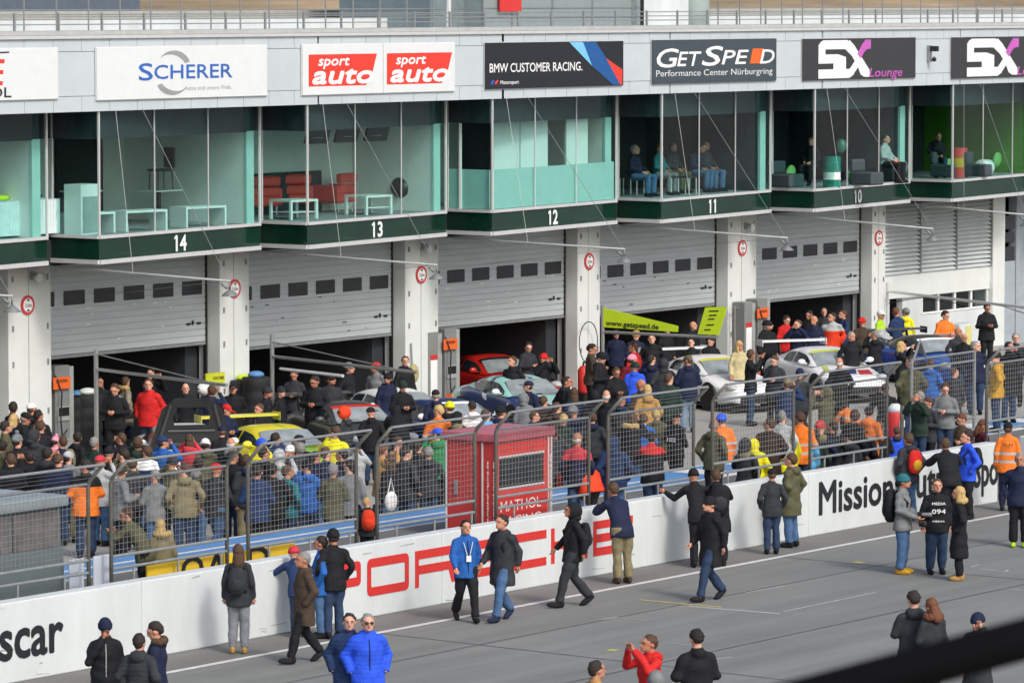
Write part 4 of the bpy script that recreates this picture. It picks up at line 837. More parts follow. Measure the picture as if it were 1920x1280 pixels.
# ------------------------------------------------------------------ racing cars
def face_rot(a):
    """a: 0 faces the viewer, 90 the right of the picture, 180 away, 270 left -> rotation about Z of something facing -Y"""
    fh = Vector((FWD.x, FWD.y, 0)).normalized(); d = fh * -math.cos(rad(a)) + RIGHT * math.sin(rad(a)); return math.atan2(d.x, -d.y)
def paint(name, col, coat=.6): return mat(name, col, .35, var=.04, coat=coat)
def lerp_tab(t, y):
    for (a, v), (b, u) in zip(t, t[1:]):
        if y <= b: 
            k = (y - a) / (b - a); k = max(0, min(1, k)); k = k * k * (3 - 2 * k) * .5 + k * .5; return v + (u - v) * k
    return t[-1][1]
def camo(name, a, b, c):
    m = paint(name, a); n, l = m.node_tree.nodes, m.node_tree.links; bs = n['Principled BSDF']; tc = n.new('ShaderNodeTexCoord'); nz = n.new('ShaderNodeTexNoise'); nz.inputs['Scale'].default_value = .9; nz.inputs['Detail'].default_value = 1; nz.inputs['Distortion'].default_value = 1.2
    l.new(tc.outputs['Object'], nz.inputs['Vector']); r = n.new('ShaderNodeValToRGB'); r.color_ramp.interpolation = 'CONSTANT'
    e = r.color_ramp.elements; e[0].color = (*a, 1); e[1].position = .47; e[1].color = (*b, 1); q = e.new(.56); q.color = (*c, 1)
    l.new(nz.outputs[0], r.inputs[0]); l.new(r.outputs[0], bs.inputs['Base Color']); return m
M['hl'] = mat('headlamp', (.55, .58, .6), .1, var=.1, coat=1); M['rimm'] = mat('wheel_rim', (.06, .06, .065), .35, .6)
ZTOP = [(-2.25, .52), (-2.0, .66), (-1.3, .80), (-.8, .90), (0, .93), (1.0, .97), (1.8, .95), (2.15, .82)]
WID = [(-2.25, .55), (-2.1, .78), (-1.3, .95), (-.6, .91), (.5, .92), (1.25, .98), (1.9, .92), (2.15, .78)]
ROOFZ = [(-.92, .90), (-.15, 1.25), (.25, 1.30), (.7, 1.27), (1.2, 1.14), (1.85, .95)]
ROOFW = [(-.92, .74), (-.15, .60), (.5, .59), (1.2, .55), (1.85, .62)]
BELT = [(-.92, .80), (0, .82), (.9, .82), (1.85, .70)]
def car(label, px, py, ang, body, wing=None, roof=None, stripe=None, number=None, cap_white=True, hood=None, zref=1.3):
    q = PZ(px, py, zref); t = thing('racing_car', label, 'car', (q.x, q.y, 0), face_rot(ang), 'racing cars in the pit lane')
    ys = [-2.25, -2.18, -2.0, -1.7, -1.3, -.9, -.5, 0, .5, .9, 1.25, 1.6, 1.9, 2.08, 2.15]; mb = MB(); rows = []
    for y in ys:
        zt, w_ = lerp_tab(ZTOP, y), lerp_tab(WID, y); zb = .14 if -2 < y < 1.9 else .2
        half = [(w_ * .9, zb), (w_ * .99, zb + .06), (w_, .42), (w_ * .985, .62), (w_ * .93, zt - .09), (w_ * .82, zt - .015), (w_ * .5, zt + .005), (0, zt + .02)]
        rows.append([(x, y, z) for x, z in half] + [(-x, y, z) for x, z in half[-2::-1]])
    n = len(rows[0]); mb.add([p for r in rows for p in r], [(i * n + j, i * n + j + 1, (i + 1) * n + j + 1, (i + 1) * n + j) for i in range(len(ys) - 1) for j in range(n - 1)] + [tuple(range(n - 1, -1, -1)), tuple((len(ys) - 1) * n + j for j in range(n))] + [(i * n + n - 1, i * n, (i + 1) * n, (i + 1) * n + n - 1) for i in range(len(ys) - 1)])
    o = mb.build('body', body, t, smooth=True); m = o.modifiers.new('s', 'SUBSURF'); m.levels = m.render_levels = 2
    ys = [-.92, -.7, -.4, -.15, .25, .7, 1.2, 1.55, 1.85]; mb = MB(); rows = []
    for y in ys:
        zr, wr, wb = lerp_tab(ROOFZ, y), lerp_tab(ROOFW, y), lerp_tab(BELT, y)
        half = [(wb, .86), (wb * .985, .90 if zr > .92 else .87), (wr + (wb - wr) * .12, zr - .07 if zr > 1 else zr - .02), (wr * .85, zr - .012), (wr * .4, zr + .004), (0, zr + .008)]
        rows.append([(x, y, z) for x, z in half] + [(-x, y, z) for x, z in half[-2::-1]])
    n = len(rows[0]); mb.add([p for r in rows for p in r], [(i * n + j, i * n + j + 1, (i + 1) * n + j + 1, (i + 1) * n + j) for i in range(len(ys) - 1) for j in range(n - 1)])
    o = mb.build('roof', roof or body, t, smooth=True); m = o.modifiers.new('s', 'SUBSURF'); m.levels = m.render_levels = 1
    def patch(ya, yb_, sa, sb, off, nm, mt, k=8):
        mb = MB(); V = []
        for i in range(k + 1):
            y = ya + (yb_ - ya) * i / k; zr, wr = lerp_tab(ROOFZ, y), lerp_tab(ROOFW, y)
            for j in range(7): s_ = sa + (sb - sa) * j / 6; V.append((s_ * wr, y - off * .8 * (1 if y < .2 else -1), zr - .018 * abs(s_) ** 3 * 2 + off))
        mb.add(V, [(i * 7 + j, i * 7 + j + 1, (i + 1) * 7 + j + 1, (i + 1) * 7 + j) for i in range(k) for j in range(6)]); return mb.build(nm, mt, t, smooth=True)
    patch(-.90, -.27, -.93, .93, .022, 'windscreen', MATS['screen_sky_tone'] if 'screen_sky_tone' in MATS else mat('screen_sky_tone', (.26, .30, .31), .08, var=.3, scale=2, spec=.8))  # sky reflection on the windscreen painted in as a paler grey base colour
    if stripe: patch(-.34, -.235, -.96, .96, .026, 'sun_strip', stripe)
    patch(1.0, 1.65, -.85, .85, .02, 'rear_window', M['carglass'])
    for sx in (-1, 1):
        for ya, yb_ in ((-.62, .28), (.36, 1.02)):
            mb = MB(); V = []; k = 6
            for i in range(k + 1):
                y = ya + (yb_ - ya) * i / k; zr, wr, wb = lerp_tab(ROOFZ, y), lerp_tab(ROOFW, y), lerp_tab(BELT, y)
                if i == k and yb_ > 1: zr -= .08
                for u in (.10, .86): V.append((sx * (wb + (wr + (wb - wr) * .12 - wb) * u + .012), y, .89 + (max(zr - .07, .93) - .89) * u))
            mb.add(V, [(i * 2, i * 2 + 1, i * 2 + 3, i * 2 + 2) for i in range(k)]); mb.build('side_window', M['carglass'], t)
        mb = MB(); mb.ell((sx * 1.0, -.62, .98), (.11, .07, .075)); mb.tube([(sx * .85, -.62, .93), (sx * .95, -.62, .95)], .02); mb.build('mirror', M['ink'] if cap_white else body, t, smooth=True)
        mb = MB(); mb.ell((sx * .66, -1.98, .63), (.15, .20, .10)); o = mb.build('headlight', M['hl'], t, smooth=True)
        for yy in (-1.32, 1.28):
            w_ = lerp_tab(WID, yy); mb = MB(); mb.lathe([(.30, -.02), (.375, -.02), (.375, .006), (.30, .006)], (sx * (w_ - .002), yy, .36), 28, 'X'); ar = mb.build('wheel_arch', M['black'], t)
            wt = link('wheel', None, t, (sx * (w_ - .11), yy, .34)); wt.empty_display_size = .2
            mb = MB(); mb.lathe([(.2, -.13), (.32, -.13), (.34, -.09), (.34, .09), (.32, .13), (.2, .13)], (0, 0, 0), 28, 'X'); mb.build('tyre', M['rubber'], wt, smooth=False)
            mb = MB(); mb.lathe([(.235, -.10), (.235, .10), (.20, .11), (.19, .06), (.05, .04)], (0, 0, 0), 24, 'X'); 
            for k in range(5): a = 2 * math.pi * k / 5; mb.box(sx * .07 - .03, sx * .07 + .05, -.025, .025, .0, .21) if k == 0 else mb.tube([(sx * .09, 0, 0), (sx * .09, .2 * math.sin(a), .2 * math.cos(a))], .025, 6)
            mb.build('rim', M['rimm'], wt)
    mb = MB(); mb.box(-.88, .88, -2.38, -1.9, .09, .125); mb.build('splitter', M['black'], t)
    mb = MB(); mb.box(-.52, .52, -2.262, -2.1, .24, .42); mb.build('grille', M['black'], t)
    mb = MB(); mb.box(-.93, .93, -1.0, .95, .10, .15); mb.build('side_skirt', M['black'], t)
    if wing:
        mb = MB(); P = [(-.17, 0), (-.08, .045), (.12, .05), (.17, .02), (.0, -.01)]; mb.extr([(a, b) for a, b in P], (-.94, 2.08, 1.30), (0, 1, 0), (0, 0, 1), (1, 0, 0), 1.88); wg = mb.build('rear_wing', wing, t)
        for sx in (-.95, .94): mb = MB(); mb.box(sx, sx + .012, 1.88, 2.28, 1.2, 1.38); mb.build('end_plate', wing, wg)
        for sx in (-.4, .38): mb = MB(); mb.extr([(1.9, .9), (2.05, .9), (2.12, 1.3), (2.02, 1.3)], (sx, 0, 0), (0, 1, 0), (0, 0, 1), (1, 0, 0), .02); mb.build('wing_strut', M['black'], wg)
    if number:
        for sx in (1, -1):
            w_ = .935; mb = MB(); mb.box(-.26, .26, -.004, 0, -.19, .19); nb = mb.build('number_panel', M['ink'], t, (sx * w_, .05, .56), rad(90) * sx); text(number, nb, (-.18, -.008, -.13), .24, M['ltext'], wid=.36, bold=.02)
    if hood: hood(t)
    return t
P_white, P_yel, P_grey, P_red = paint('paint_white', (.86, .87, .88)), camo('paint_yellow_green', (.82, .72, .03), (.82, .72, .03), (.30, .55, .05)), paint('paint_grey', (.06, .065, .07)), paint('paint_red', (.55, .02, .015))
P_teal = camo('paint_teal', (.36, .70, .64), (.03, .06, .17), (.70, .74, .76)); P_tw = camo('paint_teal_white', (.03, .055, .16), (.72, .76, .78), (.36, .70, .64)); P_blue = paint('paint_dark_blue', (.02, .04, .14)); P_bw = camo('paint_blue_white', (.02, .10, .42), (.02, .10, .42), (.55, .6, .64))
def raised(t):
    mb = MB(); A = [(-.80, 0), (.80, 0), (.58, .86), (.34, 1.10), (-.34, 1.10), (-.58, .86)]; B = [(-.33, .52), (.33, .52), (.36, .72), (.28, .92), (-.28, .92), (-.36, .72)]; n = 6
    V = [(x, -.03, z) for x, z in A] + [(x, -.03, z) for x, z in B] + [(x, .03, z) for x, z in A] + [(x, .03, z) for x, z in B]
    mb.add(V, [(i, (i + 1) % n, (i + 1) % n + n, i + n) for i in range(n)] + [(i + 2 * n, i + 3 * n, (i + 1) % n + 3 * n, (i + 1) % n + 2 * n) for i in range(n)] + [(i, i + 2 * n, (i + 1) % n + 2 * n, (i + 1) % n) for i in range(n)] + [(i + n, (i + 1) % n + n, (i + 1) % n + 3 * n, i + 3 * n) for i in range(n)])
    o = mb.build('raised_bonnet', mat('bonnet_carbon', (.022, .024, .026), .45, var=.3), t, (0, -1.0, .86)); o.rotation_euler = (rad(16), 0, 0); o.scale = (1.12, 1, 1.05)
    mb = MB(); mb.box(-.5, .5, -.05, -.031, .1, .16); mb.tube([(-.66, -.05, .08), (-.42, -.05, .98)], .03, 6); mb.tube([(.66, -.05, .08), (.42, -.05, .98)], .03, 6); mb.tube([(-.45, -.05, .42), (.45, -.05, .42)], .025, 6); mb.build('bonnet_rib', mat('rib_grey', (.06, .065, .07), .4), o)
def graphic(t):
    def hz(x, y): return lerp_tab(ZTOP, y) + .022 - .02 * abs(x)
    for pts, m_ in (([(-.45, -1.75), (.05, -1.75), (.25, -1.25), (-.2, -1.2)], P_blue), ([(.1, -1.85), (.5, -1.8), (.55, -1.45), (.22, -1.45)], P_red), ([(-.7, -1.5), (-.55, -1.5), (-.45, -1.0), (-.6, -1.0)], MATS['strip_lime'])):
        mb = MB(); V = []
        for i in range(7):
            f = i / 6
            for a, b in ((0, 3), (1, 2)): x = pts[a][0] + (pts[b][0] - pts[a][0]) * f; y = pts[a][1] + (pts[b][1] - pts[a][1]) * f; V.append((x, y, hz(x, y)))
        mb.add(V, [(2 * i, 2 * i + 1, 2 * i + 3, 2 * i + 2) for i in range(6)]); mb.build('bonnet_graphic', m_, t)
paint('strip_lime', (.50, .62, .06))
car('white and red racing car with its black bonnet raised high', 345, 795, 12, paint('paint_white_red', (.76, .76, .76)), None, None, None, None, hood=raised)
car('yellow and green racing car with a wide yellow wing', 520, 796, 28, P_yel, paint('wing_yellow', (.68, .62, .04)), None, None, None, cap_white=False)
car('dark grey racing car with red trim behind the yellow one', 655, 752, 26, P_grey, P_grey, None, P_red, None, cap_white=False)
car('white racing car mostly hidden behind two men in black', 745, 728, 30, P_white, None)
car('red coupe parked half inside garage 12', 925, 664, 32, P_red, None, None, M['black'], None, cap_white=False)
car('turquoise, navy and white racing car in the middle of the pit lane', 975, 703, 28, P_tw, None, P_teal)
car('dark blue racing car left of the turquoise one', 838, 747, 30, P_blue, None, None, M['ink'])
car('white racing car with number 173 behind the man in the navy jacket', 1338, 665, 28, P_white, P_white, None, paint('strip_yellow', (.66, .60, .05)), '173')
car('white racing car with lime sun strip and front plate facing right', 1548, 650, 22, P_white, P_white, None, paint('strip_lime', (.50, .62, .06)), None, hood=graphic)
car('blue and white racing car with dark roof at the right', 1745, 628, 24, P_bw, P_grey, P_grey, M['ink'])
# ------------------------------------------------------------------ people: figures grown from swept limbs, welded by a voxel remesh
CL = dict(black=(30, 32, 36), charcoal=(52, 55, 60), grey=(120, 124, 126), light_grey=(175, 180, 182), navy=(32, 40, 66), dark_blue=(38, 58, 96), blue=(40, 95, 170), bright_blue=(48, 90, 225), sky_blue=(95, 175, 225),
          teal=(40, 110, 120), dark_green=(38, 56, 48), olive=(88, 88, 66), khaki=(128, 120, 92), beige=(196, 184, 142), tan=(178, 138, 82), brown=(74, 62, 52), dark_brown=(60, 46, 40), red=(205, 42, 42), crimson=(200, 60, 72), dark_red=(120, 36, 46),
          maroon=(88, 34, 50), orange=(255, 128, 48), red_orange=(240, 72, 40), yellow=(238, 226, 40), mustard=(200, 152, 44), white=(232, 234, 232), pink=(222, 150, 170), jeans=(74, 104, 142), dark_jeans=(46, 64, 92), pale_jeans=(120, 146, 170), grey_jeans=(130, 134, 140),
          lime=(170, 210, 50), green=(50, 130, 80), purple=(60, 60, 150), parka=(140, 134, 116))
HC = dict(black=(26, 22, 20), dark=(44, 34, 30), brown=(82, 60, 44), auburn=(110, 66, 44), blond=(196, 168, 110), grey=(140, 138, 134), white=(205, 203, 198))
def cloth(c, kind='plain', c2=None):
    key = 'cloth_' + c + '_' + kind + (c2 or '')
    if key in MATS: return MATS[key]
    m = mat(key, srgb(*CL[c]), .8, var=.24, scale=7, bump=.5, bscale=30, spec=.25)
    n, l = m.node_tree.nodes, m.node_tree.links; b = n['Principled BSDF']
    if kind in ('hivis', 'yoke', 'dark_lower'):
        src = b.inputs['Base Color'].links[0].from_socket; tc = n.new('ShaderNodeTexCoord'); sp = n.new('ShaderNodeSeparateXYZ'); l.new(tc.outputs['Object'], sp.inputs[0])
        r = n.new('ShaderNodeValToRGB'); r.color_ramp.interpolation = 'CONSTANT'; e = r.color_ramp.elements
        mp = n.new('ShaderNodeMapRange'); mp.inputs[1].default_value = .6; mp.inputs[2].default_value = 1.6; l.new(sp.outputs['Z'], mp.inputs[0]); l.new(mp.outputs[0], r.inputs[0])
        zs = [(0, 0), (.36, 1), (.41, 0), (.52, 1), (.57, 0)] if kind == 'hivis' else [(0, 0), (.68, 1)] if kind == 'yoke' else [(0, 1), (.40, 0)]
        e[0].color = (zs[0][1],) * 3 + (1,); e[1].position = zs[1][0]; e[1].color = (zs[1][1],) * 3 + (1,)
        for p, v in zs[2:]: q = e.new(p); q.color = (v, v, v, 1)
        mx = n.new('ShaderNodeMix'); mx.data_type = 'RGBA'; l.new(r.outputs[0], mx.inputs[0]); l.new(src, mx.inputs[6]); mx.inputs[7].default_value = (*srgb(*CL[c2 or 'light_grey']), 1); l.new(mx.outputs[2], b.inputs['Base Color'])
    return m
def hairm(c): return mat('hair_' + c, srgb(*HC[c]), .7, var=.35, scale=30, stretch=(3, 3, .6), bump=.5, bscale=60)
SKIN = [mat('skin_%d' % i, srgb(*c), .55, var=.08, scale=14, spec=.35) for i, c in enumerate(((212, 156, 130), (196, 140, 114), (220, 168, 144), (182, 126, 102)))]
M['eye'] = mat('eye_dark', (.02, .015, .012), .3); M['lip'] = mat('lips', (.36, .13, .11), .5)
V3 = Vector
def pose(kind):
    J = dict(pel=V3((0, 0, .95)), waist=V3((0, .0, 1.08)), chest=V3((0, .0, 1.27)), neck=V3((0, .01, 1.475)), head=V3((0, -.02, 1.635)), hp=0, grip=0, hands=True)
    for s in (1, -1):
        J['sh', s] = V3((s * .165, .012, 1.395)); J['el', s] = V3((s * .225, .035, 1.13)); J['wr', s] = V3((s * .225, -.045, .90))
        J['hip', s] = V3((s * .085, 0, .93)); J['kn', s] = V3((s * .092, -.02, .50)); J['an', s] = V3((s * .098, .02, .085)); J['ft', s] = 0
    k = kind
    def arms(el, wr, both=True):
        for s in ((1, -1) if both else (1,)): J['el', s] = V3((s * el[0], el[1], el[2])); J['wr', s] = V3((s * wr[0], wr[1], wr[2]))
    if k == 'pockets': arms((.28, .09, 1.16), (.215, -.05, .94)); J['hands'] = False
    elif k == 'text': arms((.25, .0, 1.14), (.06, -.25, 1.17)); J['hp'] = 24; J['grip'] = 1
    elif k == 'photo': arms((.27, -.17, 1.30), (.075, -.27, 1.58)); J['grip'] = 1
    elif k == 'camera': arms((.25, .02, 1.15), (.10, -.27, 1.02)); J['grip'] = 1
    elif k == 'phone': arms((.28, .09, 1.16), (.215, -.05, .94)); J['el', 1] = V3((.27, -.12, 1.22)); J['wr', 1] = V3((.11, -.10, 1.56)); J['grip'] = 1; J['hp'] = 14
    elif k == 'face': arms((.235, .035, 1.15), (.235, -.04, .915)); J['el', -1] = V3((-.24, -.14, 1.18)); J['wr', -1] = V3((-.04, -.17, 1.52)); J['grip'] = 1; J['hp'] = 26
    elif k == 'crossed': arms((.25, -.04, 1.15), (-.03, -.19, 1.19)); J['el', 1].z += .02; J['wr', 1].z += .04; J['hands'] = False
    elif k in ('walk', 'stride'):
        J['kn', 1] = V3((.09, -.15, .51)); J['an', 1] = V3((.09, -.24, .09)); J['kn', -1] = V3((-.09, .04, .50)); J['an', -1] = V3((-.09, .29, .16)); J['ft', -1] = 38; J['ft', 1] = -6
        J['el', 1] = V3((.235, .12, 1.16)); J['wr', 1] = V3((.23, .10, .93)); J['el', -1] = V3((-.235, -.03, 1.15)); J['wr', -1] = V3((-.23, -.20, .96))
        J['pel'].y = .0
        if k == 'stride':
            for s in (1, -1): J['el', s] = V3((s * .27, .08, 1.16)); J['wr', s] = V3((s * .2, -.07, .95))
            J['hands'] = False
    elif k in ('lean', 'reach'):
        J['pel'].y = .06; J['waist'] = V3((0, .0, 1.07)); J['chest'] = V3((0, -.12, 1.24)); J['neck'] = V3((0, -.22, 1.41)); J['head'] = V3((0, -.29, 1.555)); J['hp'] = 12
        for s in (1, -1):
            J['hip', s].y = .06; J['kn', s].y = .05; J['an', s].y = .10; J['sh', s] = V3((s * .165, -.19, 1.34))
            J['el', s] = V3((s * (.27 if k == 'lean' else .33), -.36, 1.18)); J['wr', s] = V3((s * (.14 if k == 'lean' else .46), -.52, 1.27))
    elif k == 'bend':
        J['pel'].y = .12; J['waist'] = V3((0, .02, 1.06)); J['chest'] = V3((0, -.16, 1.16)); J['neck'] = V3((0, -.33, 1.27)); J['head'] = V3((0, -.45, 1.35)); J['hp'] = 40
        for s in (1, -1): J['hip', s].y = .1; J['sh', s] = V3((s * .165, -.28, 1.23)); J['el', s] = V3((s * .24, -.38, 1.0)); J['wr', s] = V3((s * .16, -.52, .85))
    elif k in ('sit', 'sit2'):
        d = .40
        for q in ('waist', 'chest', 'neck', 'head'): J[q].z -= d
        J['pel'] = V3((0, 0, .56))
        for s in (1, -1):
            for q in ('sh', 'el', 'wr'): J[q, s].z -= d
            J['hip', s] = V3((s * .10, -.02, .54)); J['kn', s] = V3((s * .14, -.43, .53)); J['an', s] = V3((s * .13, -.40, .09)); J['el', s] = V3((s * .25, -.04, .76)); J['wr', s] = V3((s * .10, -.27, .66))
        if k == 'sit2': J['chest'].y -= .08; J['neck'].y -= .14; J['head'].y -= .2; J['head'].z -= .03; J['hp'] = 18
    return J
def ring_sweep(mb, cs, rx, ry, n=18, xax=(1, 0, 0)):
    cs = [V3(c) for c in cs]; X = V3(xax); R = []
    for i, c in enumerate(cs):
        d = (cs[min(i + 1, len(cs) - 1)] - cs[max(i - 1, 0)]).normalized(); Y = d.cross(X).normalized()
        R += [c + X * rx[i] * math.cos(t) + Y * ry[i] * math.sin(t) for t in [2 * math.pi * j / n for j in range(n)]]
    k = len(cs); mb.add(R, [(i * n + j, i * n + (j + 1) % n, (i + 1) * n + (j + 1) % n, (i + 1) * n + j) for i in range(k - 1) for j in range(n)] + [tuple(range(n - 1, -1, -1)), tuple((k - 1) * n + j for j in range(n))])
def limb(mb, pts, rs):
    P = []; R = []
    for i in range(len(pts) - 1):
        for t in (0, .5): P.append(pts[i].lerp(pts[i + 1], t)); R.append(rs[i] + (rs[i + 1] - rs[i]) * t)
    P.append(pts[-1]); R.append(rs[-1]); mb.tube(P, R, 12)
    for p, r in zip(pts[1:-1], rs[1:-1]): mb.ell(p, (r, r, r), 10, 7)
def weld(mb, vox, sm, name):
    me = mb.mesh('tmp', []); o = bpy.data.objects.new('tmp', me); COL.objects.link(o)
    m = o.modifiers.new('r', 'REMESH'); m.mode = 'VOXEL'; m.voxel_size = vox
    m = o.modifiers.new('s', 'SMOOTH'); m.iterations = sm; m.factor = .5
    r = bpy.data.meshes.new_from_object(o.evaluated_get(bpy.context.evaluated_depsgraph_get())); r.name = name
    bpy.data.objects.remove(o); bpy.data.meshes.remove(me)
    r.polygons.foreach_set('use_smooth', [True] * len(r.polygons)); return r
def displace(me, fn):
    n = len(me.vertices); co = np.empty(n * 3); no = np.empty(n * 3); me.vertices.foreach_get('co', co); me.vertices.foreach_get('normal', no)
    co = co.reshape(-1, 3); no = no.reshape(-1, 3); co += no * fn(co)[:, None]; me.vertices.foreach_set('co', co.ravel()); me.update()
def folds(seed, amp):
    r = np.random.RandomState(seed); K = r.normal(size=(10, 3)) * np.array([10, 10, 17]); ph = r.uniform(0, 6.28, 10)
    return lambda c: amp * np.sin(c @ K.T + ph).sum(1) / 3.2
PROTO = {}
def head_xf(J, yaw=0): return Matrix.Translation(J['head']) @ Matrix.Rotation(rad(yaw), 4, 'Z') @ Matrix.Rotation(rad(J['hp']), 4, 'X') @ Matrix.Diagonal((1.07, 1.07, 1.05, 1))
def proto_body(k, yaw):
    key = ('body', k, yaw)
    if key in PROTO: return PROTO[key]
    J = pose(k); mb = MB()
    hd = MB(); hd.ell((0, .012, .018), (.074, .094, .100), 20, 14); hd.ell((0, -.022, -.05), (.058, .066, .068), 16, 10); hd.ell((0, -.098, -.016), (.013, .022, .026), 10, 8); hd.ell((0, -.088, .012), (.009, .012, .03), 8, 6); hd.ell((0, -.068, .040), (.055, .026, .02), 12, 8)
    hd.ell((0, -.082, -.078), (.03, .016, .018), 10, 7)
    for s in (1, -1): hd.ell((s * .076, .012, -.01), (.012, .022, .032), 8, 7)
    X = head_xf(J, yaw); hd.v = [tuple(X @ V3(p)) for p in hd.v]; mb.add(hd.v, hd.f)
    limb(mb, [J['chest'], J['neck'], J['head'] + V3((0, .02, -.03))], [.10, .055, .056])
    ring_sweep(mb, [J['pel'] - V3((0, 0, .05)), J['waist'], J['chest'], J['neck'] - V3((0, 0, .06))], [.12, .11, .12, .08], [.08, .075, .08, .05])
    for s in (1, -1):
        limb(mb, [J['neck'] - V3((0, 0, .06)), J['sh', s], J['el', s], J['wr', s]], [.05, .045, .034, .027]); limb(mb, [J['pel'], J['hip', s], J['kn', s], J['an', s]], [.08, .06, .045, .034])
        d = (J['wr', s] - J['el', s]).normalized(); J['hands'] and mb.ell(J['wr', s] + d * .045, (.03, .03, .045), 10, 8)
    me = weld(mb, .012, 3, 'body')
    ex = MB(); ex.v = [tuple(v.co) for v in me.vertices]; ex.f = [tuple(p.vertices) for p in me.polygons]; ex.m = [0] * len(ex.f)
    if J['hands']:
        for s in (1, -1):
            d = (J['wr', s] - J['el', s]).normalized(); side = d.cross(V3((0, 1, 0)) if abs(d.y) < .8 else V3((0, 0, 1))).normalized(); fl = side.cross(d) * (1 if side.cross(d).y < 0 else -1); p0 = J['wr', s] + d * .075; g = .9 if J['grip'] else .35
            for q, (off, ln) in enumerate(((-.026, .062), (-.009, .075), (.009, .07), (.025, .055))):
                a = p0 + side * off; b = a + d * ln * .45 + fl * ln * .12 * g; c = b + d * ln * (.4 - .25 * g) + fl * ln * .45 * g; ex.tube([a - d * .02, a, b, c], [.0095, .0095, .0085, .007], 6)
            a = J['wr', s] + d * .03 + side * .024 * s; ex.tube([a, a + side * .02 * s + d * .025, a + side * .026 * s + d * .055 + fl * .02], [.0115, .010, .008], 6)
    ex.cur = 1
    for s in (1, -1):
        e = MB(); e.ell((s * .030, -.089, .012), (.009, .006, .0045), 8, 6); e.ell((s * .031, -.089, .033), (.016, .005, .003), 8, 5); ex.add([tuple(X @ V3(p)) for p in e.v], e.f)
    ex.cur = 2; e = MB(); e.ell((0, -.093, -.056), (.022, .006, .006), 8, 6); ex.add([tuple(X @ V3(p)) for p in e.v], e.f)
    bpy.data.meshes.remove(me); me = ex.mesh('body', [SKIN[0], M['eye'], M['lip']], True); PROTO[key] = me; return me
def proto_jacket(k, jt):
    key = ('jacket', k, jt)
    if key in PROTO: return PROTO[key]
    J = pose(k); mb = MB(); f = 1.09 if jt == 'p' else 1.07 if jt in ('c', 'k') else 1.0
    sit = k.startswith('sit'); hem = {'s': .77, 'p': .75, 'c': .60, 'k': .42, 'v': .86}[jt]
    base = J['pel'] - V3((0, 0, .02)) if sit else J['pel'] + V3((0, .0, hem - .95))
    hipx = .185 * f
    cs = [base, base.lerp(J['waist'], .45), J['waist'], J['chest'], J['chest'].lerp(J['neck'], .62), J['neck'] + (J['neck'] - J['chest']).normalized() * .01, J['neck'] + (J['neck'] - J['chest']).normalized() * .05]
    ring_sweep(mb, cs, [hipx * (1.18 if jt in 'ck' else 1.14), hipx * 1.10, .182 * f, .182 * f, .145 * f, .082, .076], [.158 * f, .148 * f, .128 * f, .132 * f, .105 * f, .075, .072])
    for s in (1, -1):
        mb.ell(J['sh', s], (.064 * f, .068 * f, .064 * f), 12, 9)
        d = (J['wr', s] - J['el', s]).normalized(); limb(mb, [J['sh', s], J['el', s], J['wr', s] - d * (-.005 if J['hands'] else .01)], [.066 * f, .062 * f, .050 * f])
        limb(mb, [J['neck'] + V3((0, 0, -.03)), J['sh', s]], [.062 * f, .066 * f])
    if jt in ('p', 'c', 'k'): bk = (J['neck'] - J['chest']).normalized(); mb.ell(J['neck'] + V3((0, .075, -.02)), (.10, .06, .075), 12, 8)
    me = weld(mb, .019, 2, 'jacket'); fo = folds(hash((k, jt)) % 1000 if False else len(PROTO), .009 if jt != 'p' else .005)
    if jt in ('p', 'k'): displace(me, lambda c: .006 * np.abs(np.sin(c[:, 2] * math.pi / .062)) - .003 + 1.3 * fo(c))
    else: displace(me, fo)
    me.materials.append(None); PROTO[key] = me; return me
def proto_legs(k):
    key = ('legs', k)
    if key in PROTO: return PROTO[key]
    J = pose(k); mb = MB(); p = J['pel']
    mb.ell(p - V3((0, 0, .03)), (.148, .105, .12), 16, 10)
    for s in (1, -1):
        a = J['an', s]; kn = J['kn', s]; d = (a - kn).normalized()
        limb(mb, [J['hip', s] + V3((0, 0, .02)), J['hip', s].lerp(kn, .35), kn, kn.lerp(a, .45), a - d * .015], [.108, .102, .080, .078, .070])
    me = weld(mb, .019, 2, 'trousers'); displace(me, folds(len(PROTO) + 50, .007)); me.materials.append(None)
    sh = []
    for s in (1, -1):
        a = J['an', s]; q = MB(); q.ell((0, -.055, 0), (.046, .140, .055), 14, 10); q.ell((0, .03, .03), (.045, .055, .06), 12, 8)
        q.v = [(x, y, max(z, -.040)) for x, y, z in q.v]; X = Matrix.Translation(a - V3((0, 0, .042))) @ Matrix.Rotation(rad(J['ft', s]), 4, 'X'); q.v = [tuple(X @ V3(p_)) for p_ in q.v]
        m2 = q.mesh('shoe', [], True); m2.materials.append(None); sh.append(m2)
    PROTO[key] = (me, sh); return PROTO[key]
